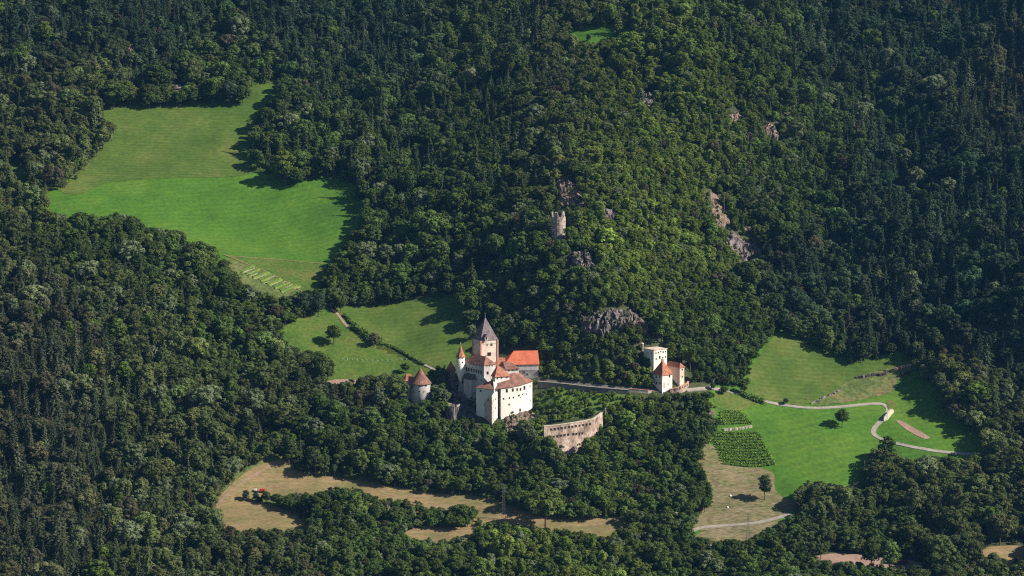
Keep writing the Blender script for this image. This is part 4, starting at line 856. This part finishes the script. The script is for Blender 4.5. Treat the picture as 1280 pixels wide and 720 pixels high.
# ------------------------------------------------------------------ trees
def cards(C, Nn, size, clump, seed):
    r = np.random.default_rng(seed); n = len(C); Nn = Nn/np.linalg.norm(Nn, axis=1)[:, None]
    a = np.cross(Nn, r.normal(size=(n, 3))); a /= np.linalg.norm(a, axis=1)[:, None]; b = np.cross(Nn, a)
    s = size[:, None]; asp = r.uniform(.6, 1, (n, 1)); V = np.stack([C+a*s, C+b*s*asp, C-a*s*r.uniform(.6, 1, (n, 1)), C-b*s*asp], 1).reshape(-1, 3)
    return V, np.arange(4*n).reshape(-1, 4), np.repeat(clump, 4)
def broad(seed, rx=.30, z0=.22, nclump=20, tall=1.0):
    r = np.random.default_rng(seed); Cs = []; Ns = []; Ss = []; Ks = []
    hz = (1-z0)/2; cz = z0+hz; ax = r.uniform(.82, 1.2); sx_, sy_ = r.uniform(-.04, .04, 2)
    nclump = int(nclump*1.7)
    for k_ in range(nclump):
        z = 1-2*(k_+.5)/nclump*.86; ph = k_*2.399+r.uniform(-.4, .4); q = math.sqrt(max(0, 1-z*z)); f = r.uniform(.45, 1.0)
        c = np.array([sx_+ax*rx*q*f*math.cos(ph), sy_+rx/ax*q*f*math.sin(ph), cz+hz*z*.74+r.uniform(-.03, .03)]); rad = r.uniform(.055, .125)*(rx/.3)**.5
        m_ = int(95*(rad/.12)**2)+8; dr = r.normal(size=(m_, 3)); dr /= np.linalg.norm(dr, axis=1)[:, None]; dr[:, 2] = np.where(dr[:, 2] < -.4, -dr[:, 2], dr[:, 2])
        Cs.append(c+dr*rad*r.uniform(.75, 1.08, (m_, 1))*[1, 1, .85]); Ns.append(dr*[1, 1, 1.1]+r.normal(scale=.30, size=(m_, 3))); Ss.append(r.uniform(.017, .036, m_)); Ks.append(np.full(m_, r.uniform(.78, 1.25)))
    m_ = 160; dr = r.normal(size=(m_, 3)); dr /= np.linalg.norm(dr, axis=1)[:, None]
    Cs.append(np.array([0, 0, cz])+dr*[rx*.62, rx*.62, hz*.66]); Ns.append(dr); Ss.append(np.full(m_, .05)); Ks.append(np.full(m_, .9))
    return cards(np.concatenate(Cs), np.concatenate(Ns), np.concatenate(Ss), np.concatenate(Ks), seed)
def conif(seed, rx=.17, z0=.06, pw=.85):
    r = np.random.default_rng(seed); Cs = []; Ns = []; Ss = []; Ks = []
    for L_ in range(22):
        t = min(1, max(0, (L_+r.uniform(-.2, .2))/21.)); z = z0+(1-z0)*t; rad = rx*max(.02, (1-t))**pw*r.uniform(.8, 1.15)
        nb = max(3, int(11*max(0, 1-t)**.7)); ph0 = r.uniform(0, 6)
        for b in range(nb):
            ph = ph0+6.283*b/nb+r.uniform(-.25, .25); br = rad*r.uniform(.65, 1.15); kk = r.uniform(.8, 1.15)
            for q in ((.3, .55, .8, 1.0) if t < .75 else (.4, .9)):
                Cs.append([[br*q*math.cos(ph), br*q*math.sin(ph), z-.05*q*q*(1-t)+r.uniform(-.006, .006)]])
                Ns.append([[.75*math.cos(ph)+r.normal()*.3, .75*math.sin(ph)+r.normal()*.3, .8+r.normal()*.2]]); Ss.append([(.016+.014*(1-t))*r.uniform(.8, 1.3)]); Ks.append([kk])
    m_ = 90; t = r.uniform(0, .9, m_); ph = r.uniform(0, 6.28, m_); rd = rx*.45*(1-t)**pw
    Cs.append(np.stack([rd*np.cos(ph), rd*np.sin(ph), z0+(1-z0)*t*.95], -1)); Ns.append(np.stack([np.cos(ph), np.sin(ph), .4+0*t], -1)); Ss.append(.035*(1-t)+.012); Ks.append(np.full(m_, .9))
    return cards(np.concatenate(Cs), np.concatenate(Ns), np.concatenate(Ss), np.concatenate(Ks), seed)
def mkmesh(name, V, Fc, K, mats, fm=None):
    me = bpy.data.meshes.new(name); me.from_pydata(V.tolist(), [], [tuple(f) for f in Fc])
    at = me.attributes.new('clump', 'FLOAT', 'POINT'); at.data.foreach_set('value', np.asarray(K, np.float32))
    for m in mats: me.materials.append(M[m])
    if fm is not None: me.polygons.foreach_set('material_index', fm)
    me.update(); return me
def trunk_mb(kind, seed):
    r = random.Random(seed); mb = MB(); top = .8 if kind == 'spruce' else .62; r0 = .016 if kind == 'spruce' else .02
    mb.tube((0, 0, -.08), (0, 0, top*.5), r0, r0*.75, 7); mb.tube((0, 0, top*.5), (0, 0, top), r0*.75, r0*.3, 7)
    if kind != 'spruce':
        for i in range(5):
            a = i*1.26+r.random(); z = .22+.07*i; mb.tube((0, 0, z), (.17*math.cos(a), .17*math.sin(a), z+.2), r0*.5, r0*.2, 5)
    return mb
specs = [('broadleaf', dict(rx=.30)), ('broadleaf', dict(rx=.34, nclump=24)), ('broadleaf', dict(rx=.26, z0=.16)), ('broadleaf', dict(rx=.32, z0=.12, nclump=22)), ('broadleaf', dict(rx=.37, nclump=26, z0=.2)), ('broadleaf', dict(rx=.21, z0=.1)), ('broadleaf', dict(rx=.29, nclump=15)), ('broadleaf', dict(rx=.33, nclump=13, z0=.15)), ('broadleaf', dict(rx=.25, nclump=17, z0=.05)), ('broadleaf', dict(rx=.38, nclump=18, z0=.25)),
         ('spruce', dict(rx=.21)), ('spruce', dict(rx=.25, pw=.75)), ('spruce', dict(rx=.19, pw=.8)), ('spruce', dict(rx=.25, z0=.2, pw=.55)), ('spruce', dict(rx=.22, z0=.12))]
PC = bpy.data.collections.new('tree_kinds'); PROTO = []
for i, (kd_, kw) in enumerate(specs):
    V, Fc, K = (broad if kd_ == 'broadleaf' else conif)(100+i, **kw)
    cm = mkmesh('crown_%s' % kd_, V, Fc, K, ['leaves']); tb = trunk_mb(kd_, i)
    tm = bpy.data.meshes.new('trunk_%s' % kd_); tm.from_pydata(tb.v, [], tb.f); tm.materials.append(M['bark'])
    nV = len(V); V2 = np.concatenate([V, np.array(tb.v)]); F2 = [tuple(f) for f in Fc]+[tuple(nV+q for q in f) for f in tb.f]
    me = bpy.data.meshes.new('whole'); me.from_pydata(V2.tolist(), [], F2); at = me.attributes.new('clump', 'FLOAT', 'POINT'); at.data.foreach_set('value', np.concatenate([K, np.ones(len(tb.v))]).astype(np.float32))
    me.materials.append(M['leaves']); me.materials.append(M['bark']); me.polygons.foreach_set('material_index', [0]*len(Fc)+[1]*len(tb.f)); me.update()
    po_ = bpy.data.objects.new('p%02d_tree' % i, me); PC.objects.link(po_); PROTO.append((kd_, cm, tm))

# forest character by area of the picture: (u, v, height m, share of conifers, colour)
G1, G2, DK, OL, BR, LT = (.074, .110, .028), (.118, .158, .032), (.046, .072, .040), (.092, .112, .040), (.092, .096, .052), (.150, .200, .036)
REG = [(60, 40, 14, .75, DK), (200, 60, 14, .7, DK), (350, 60, 15, .7, DK), (480, 60, 15, .65, DK), (620, 30, 15, .5, G1), (480, 200, 15, .5, G1), (600, 130, 14, .5, G1), (580, 230, 12, .3, G1), (500, 330, 16, .25, G1), (600, 330, 11, .15, G1), (560, 380, 14, .15, G1),
       (700, 90, 11, .25, OL), (690, 180, 10, .2, OL), (790, 100, 10, .1, G2), (760, 200, 7.5, .05, G2), (800, 300, 7, .03, LT), (860, 220, 7, .03, G2), (900, 120, 8.5, .1, G2), (860, 350, 7.5, .03, G2), (700, 370, 8.5, .05, G1), (640, 400, 10, .1, G1), (900, 400, 9, .02, G1), (870, 450, 10, .0, G1), (760, 450, 10, 0, G1),
       (950, 60, 12, .35, G1), (1050, 60, 14, .5, DK), (1180, 60, 15, .6, DK), (1260, 120, 15, .7, BR), (960, 250, 9, .1, G1), (1030, 200, 12, .35, G1), (1120, 220, 14, .55, DK), (1240, 260, 16, .7, DK), (1000, 370, 14, .45, DK), (1120, 380, 16, .5, DK), (1240, 420, 16, .4, DK), (1200, 500, 15, .15, OL),
       (1230, 610, 17, 0, OL), (1130, 610, 17, 0, OL), (1180, 640, 16, 0, OL), (1100, 670, 8, 0, G1), (1040, 640, 13, 0, OL), (960, 700, 9, .0, G1), (860, 690, 8, .05, G1), (860, 580, 11, 0, G1), (770, 560, 9.5, 0, G1), (800, 520, 7, 0, G2), (700, 498, 3.6, 0, LT), (730, 495, 3.4, 0, LT), (765, 503, 3.8, 0, LT), (700, 518, 4.2, 0, LT), (735, 512, 3.6, 0, LT), (790, 498, 4.5, 0, LT), (850, 510, 6.5, 0, G1), (700, 610, 10, .0, G1), (600, 570, 10, 0, G1), (500, 560, 12, .02, G1), (400, 560, 12, .05, G1),
       (400, 640, 8, .05, G1), (560, 645, 8, 0, G1), (330, 700, 9, .08, OL), (500, 705, 8.5, .05, G1), (650, 690, 9, .03, G2), (750, 700, 9, 0, G2), (200, 690, 12, .3, OL), (60, 680, 14, .6, BR), (60, 560, 14, .6, BR), (200, 570, 13, .4, OL), (290, 540, 11, .1, OL), (60, 430, 14, .55, BR), (180, 440, 14, .4, OL), (300, 440, 12, .1, G1), (240, 350, 13, .15, G1), (120, 310, 13, .25, G1), (20, 280, 13, .3, OL), (350, 500, 11, .05, OL), (450, 490, 10, 0, OL),
       (80, 170, 17, .05, OL), (115, 140, 17, .05, OL), (20, 180, 12, .1, OL), (380, 180, 18, .35, G1), (450, 280, 17, .35, G1), (320, 90, 13, .1, G1), (230, 100, 10, 0, G1), (360, 380, 12, .1, G1), (1000, 460, 8, 0, G1)]
RA = np.array([(r[0], r[1]) for r in REG], float); RP = np.array([(r[2], r[3], *r[4]) for r in REG])
CLEAR = OPEN+BLD_CLEAR
CLB = [(min(p[0] for p in c), max(p[0] for p in c), min(p[1] for p in c), max(p[1] for p in c)) for c in CLEAR]
def blocked(u, v):
    r = np.zeros(u.shape, bool)
    for c, b in zip(CLEAR, CLB):
        k_ = (u >= b[0]) & (u <= b[1]) & (v >= b[2]) & (v <= b[3])
        if k_.any(): r[k_] |= inpoly(c, u[k_], v[k_])
    return r
N0 = 230000
cx = rng.uniform(-560, 560, N0); cy = rng.uniform(-330, 860, N0); cz_ = H(cx, cy)
cu, cv = proj(cx, cy, cz_); kk = (cu > -190) & (cu < 1480) & (cv > -110) & (cv < 860)
cx, cy, cz_, cu, cv = [a[kk] for a in (cx, cy, cz_, cu, cv)]
d2 = (cu[:, None]-RA[None, :, 0])**2+(cv[:, None]-RA[None, :, 1])**2; wt = 1/(d2+900)**2; wt /= wt.sum(1)[:, None]; par = wt@RP
hh = par[:, 0]*1.06*np.exp(rng.normal(0, .27, len(cx))+.12*vnoise(cx/30, cy/30, 33))
hh = np.clip(hh, 3, 24); hh = np.where(rng.random(len(cx)) < .05, hh*1.35, hh); isc = rng.random(len(cx)) < .85*par[:, 1]*(.75+.5*(vnoise(cx/40, cy/40, 21)+.5))
hh = np.where(isc, hh*1.25, hh)
mp_ = (cy+1800)/F; hpx = hh/mp_
TG = [(674, 489), (700, 486), (740, 491), (800, 495), (800, 508), (756, 511), (740, 520), (700, 527), (682, 528), (672, 508)]
tg = inpoly(TG, cu, cv); hh = np.where(tg, rng.uniform(2.4, 4.4, len(cx)), hh); isc = isc & ~tg; par[tg, 2:5] = np.array(LT)*1.05; hpx = hh/mp_
bad = blocked(cu, cv)|np.any([inpoly(c, cu, cv) | inpoly(c, cu, cv-hpx*.35) | inpoly(c, cu, cv-hpx*.65) | inpoly(c, cu+hpx*.12, cv-hpx*.5) | inpoly(c, cu-hpx*.12, cv-hpx*.5) for c in ROCK], axis=0)|blocked(cu, cv-hpx*.45)|blocked(cu, cv-hpx*.85)|blocked(cu-hpx*.10, cv-hpx*.55)|blocked(cu+hpx*.10, cv-hpx*.55)|blocked(cu, cv-hpx*.7)|blocked(cu, cv-hpx*.25)
gx_ = np.hypot(np.gradient(hh)*0, 0)
cell = {}; keepi = []
order = rng.permutation(len(cx))
for i in order:
    if bad[i]: continue
    rad = hh[i]*(.34 if isc[i] else .40)
    if hh[i] < 9 and not isc[i]: rad *= .95
    a = int(cx[i]//7); b = int(cy[i]//7); ok = True
    for p in range(a-1, a+2):
        for q in range(b-1, b+2):
            for j in cell.get((p, q), ()):
                if (cx[i]-cx[j])**2+(cy[i]-cy[j])**2 < (min(rad, hh[j]*(.34 if isc[j] else .40))*.98)**2: ok = False; break
            if not ok: break
        if not ok: break
    if ok: cell.setdefault((a, b), []).append(i); keepi.append(i)
# undergrowth fills what the big trees leave open, and clings to the rocks
onrock = np.zeros(len(cx), bool)
for c in ROCK: onrock |= inpoly(c, cu, cv)
nofield = np.zeros(len(cx), bool)
for c in OPEN+BLD_CLEAR: nofield |= inpoly(c, cu, cv)
hu = rng.uniform(2.2, 5.0, len(cx)); hu = np.where(inpoly(TG, cu, cv), hu*.7, hu); hup = hu/mp_
no2 = nofield | (onrock & (rng.random(len(cx)) > .10))
for c in OPEN+BLD_CLEAR: no2 |= inpoly(c, cu, cv-hup*.8)
for c in ROCK: no2 |= inpoly(c, cu, cv-hup*.6) & (rng.random(len(cx)) > .2)
pm = rng.permutation(len(cx)); pm = pm[~no2[pm]][:90000]
for i in pm:
    h_ = hu[i]
    a = int(cx[i]//7); b = int(cy[i]//7); ok = True
    for p in range(a-1, a+2):
        for q in range(b-1, b+2):
            for j in cell.get((p, q), ()):
                if (cx[i]-cx[j])**2+(cy[i]-cy[j])**2 < (hh[j]*.22+h_*.32)**2: ok = False; break
            if not ok: break
        if not ok: break
    if ok: cell.setdefault((a, b), []).append(i); keepi.append(i); hh[i] = h_; isc[i] = False
keepi = np.array(keepi); print('trees', len(keepi))
TX, TY, TH, TC, TU, TV = cx[keepi], cy[keepi], hh[keepi], isc[keepi], cu[keepi], cv[keepi]; TP = par[keepi]
TZ = H(TX, TY)-.3
rs = np.array(RSHRUB); ru_, rv_ = proj(rs[:, 0], rs[:, 1], rs[:, 2]); nr = len(rs)       # bushes rooted on the rocks themselves
dr_ = (ru_[:, None]-RA[None, :, 0])**2+(rv_[:, None]-RA[None, :, 1])**2; wr = 1/(dr_+900)**2; wr /= wr.sum(1)[:, None]
TX, TY, TZ, TH = [np.concatenate(p_) for p_ in ((TX, rs[:, 0]), (TY, rs[:, 1]), (TZ, rs[:, 2]-.5), (TH, rs[:, 3]))]
TC = np.concatenate([TC, np.zeros(nr, bool)]); TU = np.concatenate([TU, ru_]); TV = np.concatenate([TV, rv_]); TP = np.concatenate([TP, wr@RP])
col = TP[:, 2:5]*np.exp(rng.normal(0, .24, (len(TX), 1)))*np.exp(rng.normal(0, .045, (len(TX), 3)))
col *= (1+.22*vnoise(TX/45, TY/60, 61)+.12*vnoise(TX/18, TY/25, 62))[:, None]
tgm = inpoly(TG, TU, TV); col[tgm] = np.array([.15, .22, .035])*rng.uniform(.8, 1.15, (tgm.sum(), 1))
col = np.where(TC[:, None], col*.55+np.array(DK)*.45, col)
pale = (~TC) & (rng.random(len(TX)) < np.where(TU < 700, .09, .04)); col[pale] = np.array([.15, .185, .095])*rng.uniform(.8, 1.1, (pale.sum(), 1))
yel = (~TC) & (rng.random(len(TX)) < .035); col[yel] = np.array([.10, .15, .03])*rng.uniform(.8, 1.1, (yel.sum(), 1))
brn = rng.random(len(TX)) < .015; col[brn] = np.array([.095, .085, .052])*rng.uniform(.7, 1.1, (brn.sum(), 1))
TPi = np.where(TC, 10+rng.integers(0, 5, len(TX)), rng.integers(0, 10, len(TX))); TR = rng.uniform(0, 6.283, len(TX)); TW = rng.uniform(.85, 1.3, len(TX))*np.where(TC, 1, np.where(TH < 9, 1.15, 1.02))

def area(u, v, con):
    if v > 665 or (v > 590 and u > 1080): return 'on the lower edge of the wood below the fields'
    if u < 340 and v > 300: return 'in the dark forest left of the castle'
    if 340 <= u < 690 and v > 480: return 'in the wood just below the castle'
    if 690 <= u < 900 and v > 480: return 'in the wood below the gate towers'
    if u >= 940 and v < 480: return 'in the dark forest on the right slope'
    if u < 130 and v < 300: return 'in the forest left of the upper meadow'
    if v < 130: return 'in the high forest at the top of the slope'
    if u < 640: return 'in the forest between upper meadow and ridge'
    if u < 960: return 'on the wooded ridge around the ruined tower'
    return 'at the edge of the east meadow'
def plant(kind_i, x, y, z, h, w_, rz, color, label, group):
    kd_, cm, tm = PROTO[kind_i]; nme = kd_+'_tree'
    e_ = bpy.data.objects.new(nme, None); COL.objects.link(e_); e_.location = (x, y, z); e_.rotation_euler = (0, 0, rz); e_.scale = (h*w_, h*w_, h)
    e_['label'] = label; e_['category'] = 'tree'
    if group: e_['group'] = group
    for n_, m_ in (('trunk', tm), ('crown', cm)):
        o = bpy.data.objects.new(n_, m_); COL.objects.link(o); o.parent = e_
        if n_ == 'crown': o['tint'] = [float(c) for c in color]
    return e_
# single trees named one by one: (u, v base, height px, kind, width, colour, label)
LONE = [(1052.5, 535, 25, 1, 1.15, G1, 'lone round oak in the east meadow below the road'),
 (955.5, 625, 34, 2, 1.0, OL, 'lone tree casting a shadow on the mown field'),
 (417, 431, 26, 4, 1.1, G1, 'dark spreading tree in the middle of the left meadow'),
 (467.5, 435, 20, 0, 1.1, (.10, .10, .055), 'small greyish tree beside the hedge in the left meadow'),
 (402, 478, 40, 3, 1.1, G1, 'big dark tree at the lower left meadow edge'),
 (142, 136, 36, 3, 1.4, G1, 'broad bushy tree at the upper left corner of the high meadow'),
 (163, 133, 28, 1, 1.1, OL, 'paler tree at the top edge of the high meadow'),
 (187, 137, 23, 4, 1.15, G1, 'small round tree alone on the top edge of high meadow'),
 (209, 134, 20, 6, 1.1, G2, 'light green bushy tree just below the farmhouse'),
 (225, 134, 22, 4, 1.15, G1, 'low round tree right of the farmhouse lawn'), (243, 133, 22, 1, 1.2, G1, 'low spreading tree in the row above high meadow'),
 (266, 132, 38, 3, 1.1, G1, 'tallest dark tree in the row above high meadow'), (287, 132, 30, 4, 1.0, DK, 'dark round tree near the right end of the row'), (303, 133, 26, 1, 1.0, G1, 'last tree at the right end of the meadow row'),
 (195, 116, 38, 1, 1.3, (.045, .075, .02), 'large dark tree behind the farmhouse on its left'), (240, 108, 36, 4, 1.0, OL, 'pale-topped tree behind the farmhouse on its right'),
 (1110, 577, 34, 2, 1.1, G1, 'tall narrow tree beside the road below the hairpin'), (1112, 603, 34, 2, 1.2, G1, 'bushy tree just below the roadside tree'), (1092, 597, 20, 4, 1.2, G1, 'dark bush beside the wooden pole in east meadow'),
 (306.5, 626, 15, 5, 1.5, DK, 'small dark pointed tree at tip of the ochre field hedge'), (319.5, 627, 14, 5, 1.5, DK, 'second little tree along the ochre field hedge'),
 (333, 630, 17, 4, 1.1, G1, 'round bush in the ochre field hedge behind the trailer'), (346, 633, 18, 6, 1.1, G1, 'middle bush of the ochre field hedge'), (360, 638, 20, 4, 1.1, G1, 'bush at thick end of the ochre field hedge'),
 (930, 494, 20, 2, 1.0, G1, 'small tree on the roadside right of the gate towers'), (905, 494, 12, 4, 1.1, G1, 'low bush under the road right of gate towers'),
 (568, 640, 1, 0, 1, G1, None), (576, 653, 24, 4, 1.5, G1, 'large round bush standing in the ochre field'), (590, 650, 18, 1, 1.3, G1, 'bush on the right of the large round ochre field bush'),
 (381, 398, 34, 2, 1.2, DK, 'left of two dark trees at the foot of the garden beds'), (398, 396, 34, 3, 1.0, DK, 'right of two dark trees at the foot of the garden beds'),
 (357, 232, 46, 2, 1.15, G2, 'light green tree at the tip of wood jutting into high meadow'), (372, 234, 24, 4, 1.1, G1, 'low bush at the tip of wood jutting into high meadow'),
 (540, 475, 14, 4, 1.1, G1, 'small bush right of the round tower'), (548, 466, 10, 4, 1.2, G1, 'little bush on the path towards the gate turret'), (553, 480, 16, 4, 1.2, DK, 'dark bush between round tower and gate turret'),
 (684, 588, 44, 1, 1.15, G1, 'broad tree hiding the left foot of the terrace wall'), (696, 592, 34, 4, 1.1, OL, 'rounded tree below the left part of the terrace wall'), (735, 580, 34, 1, 1.1, G2, 'sunlit tree below the right part of the terrace wall'), (722, 592, 26, 4, 1.2, G1, 'low broad tree below the middle of the terrace wall'),
 (507, 467, 14, 1, 1.2, G1, 'small tree behind the round tower annex'), (735, 52, 10, 5, 1.6, DK, 'little dark tree in front of the small top meadow'),
 (1135, 469, 6, 4, 1.1, DK, 'right shrub of a pair below the pinkish wall'), (1128, 471, 6, 4, 1.1, DK, 'left shrub of a pair below the pinkish wall'), (982, 506, 9, 4, 1.2, DK, 'little bush on the bank below the road')]
for (u, v, px, ki, w_, c, lab) in LONE:
    if lab is None: continue
    p = hit(u, v); plant(ki, p[0], p[1], p[2]-.2, px*(p[1]+1800)/F, w_, random.random()*6, np.array(c)*1.0, lab, None)
vis = (TU > 5) & (TU < 1275) & (TV-TH/((TY+1800)/F)*.6 > 5) & (TV-TH/((TY+1800)/F)*.6 < 715)
edge = blocked(TU, TV+9)|blocked(TU-9, TV)|blocked(TU+9, TV)|blocked(TU, TV-TH*1.7*1.25)
score = TH/(TY+1800)*np.where(edge, 1.25, 1)*TW*np.where(vis, 1, 0)
single = np.zeros(len(TX), bool)
for con in (True, False):
    ii = np.where(TC == con)[0]; ii = ii[np.argsort(-score[ii])][:300]; single[ii[score[ii] > 0]] = True
for i in np.where(single)[0]:
    ar = area(TU[i], TV[i], TC[i])
    if TC[i]: lab = 'tall dark spruce '+ar; grp = 'spruces '+ar
    else: lab = 'leafy broad-crowned tree '+ar; grp = 'broadleaf trees '+ar
    plant(int(TPi[i]), TX[i], TY[i], TZ[i], TH[i], TW[i], TR[i], col[i], lab, grp)
rest = np.where(~single)[0]
me = bpy.data.meshes.new('forest'); me.vertices.add(len(rest)); me.vertices.foreach_set('co', np.stack([TX, TY, TZ], -1)[rest].astype(np.float32).ravel())
def attr(n_, t, d): a = me.attributes.new(n_, t, 'POINT'); a.data.foreach_set({'FLOAT_COLOR': 'color', 'FLOAT_VECTOR': 'vector'}.get(t, 'value'), np.ascontiguousarray(d).ravel())
attr('tint', 'FLOAT_COLOR', np.column_stack([col[rest], np.ones(len(rest))]).astype(np.float32))
attr('tscale', 'FLOAT_VECTOR', np.stack([TH*TW, TH*TW, TH], -1)[rest].astype(np.float32))
attr('trot', 'FLOAT_VECTOR', np.stack([rng.normal(0, .06, len(TX)), rng.normal(0, .06, len(TX)), TR], -1)[rest].astype(np.float32))
attr('tidx', 'INT', TPi[rest].astype(np.int32))
fo = bpy.data.objects.new('forest', me); COL.objects.link(fo); tag(fo, 'dense mixed forest covering the mountain slopes', 'forest', None, 'stuff')
ng = bpy.data.node_groups.new('forest', 'GeometryNodeTree'); ng.interface.new_socket('Geometry', in_out='INPUT', socket_type='NodeSocketGeometry'); ng.interface.new_socket('Geometry', in_out='OUTPUT', socket_type='NodeSocketGeometry')
N = ng.nodes; L = ng.links; gi = N.new('NodeGroupInput'); go = N.new('NodeGroupOutput'); ci = N.new('GeometryNodeCollectionInfo'); ci.inputs[0].default_value = PC; ci.inputs[1].default_value = True; ci.inputs[2].default_value = True
ip = N.new('GeometryNodeInstanceOnPoints'); ip.inputs['Pick Instance'].default_value = True
def na(n_, t): a = N.new('GeometryNodeInputNamedAttribute'); a.data_type = t; a.inputs[0].default_value = n_; return a.outputs[0]
mtp = N.new('GeometryNodeMeshToPoints'); L.new(gi.outputs[0], mtp.inputs[0]); L.new(mtp.outputs[0], ip.inputs['Points'])
L.new(ci.outputs[0], ip.inputs['Instance']); L.new(na('tidx', 'INT'), ip.inputs['Instance Index']); L.new(na('trot', 'FLOAT_VECTOR'), ip.inputs['Rotation']); L.new(na('tscale', 'FLOAT_VECTOR'), ip.inputs['Scale'])
L.new(ip.outputs[0], go.inputs[0]); md = fo.modifiers.new('scatter', 'NODES'); md.node_group = ng
print('single', single.sum(), 'rest', len(rest))
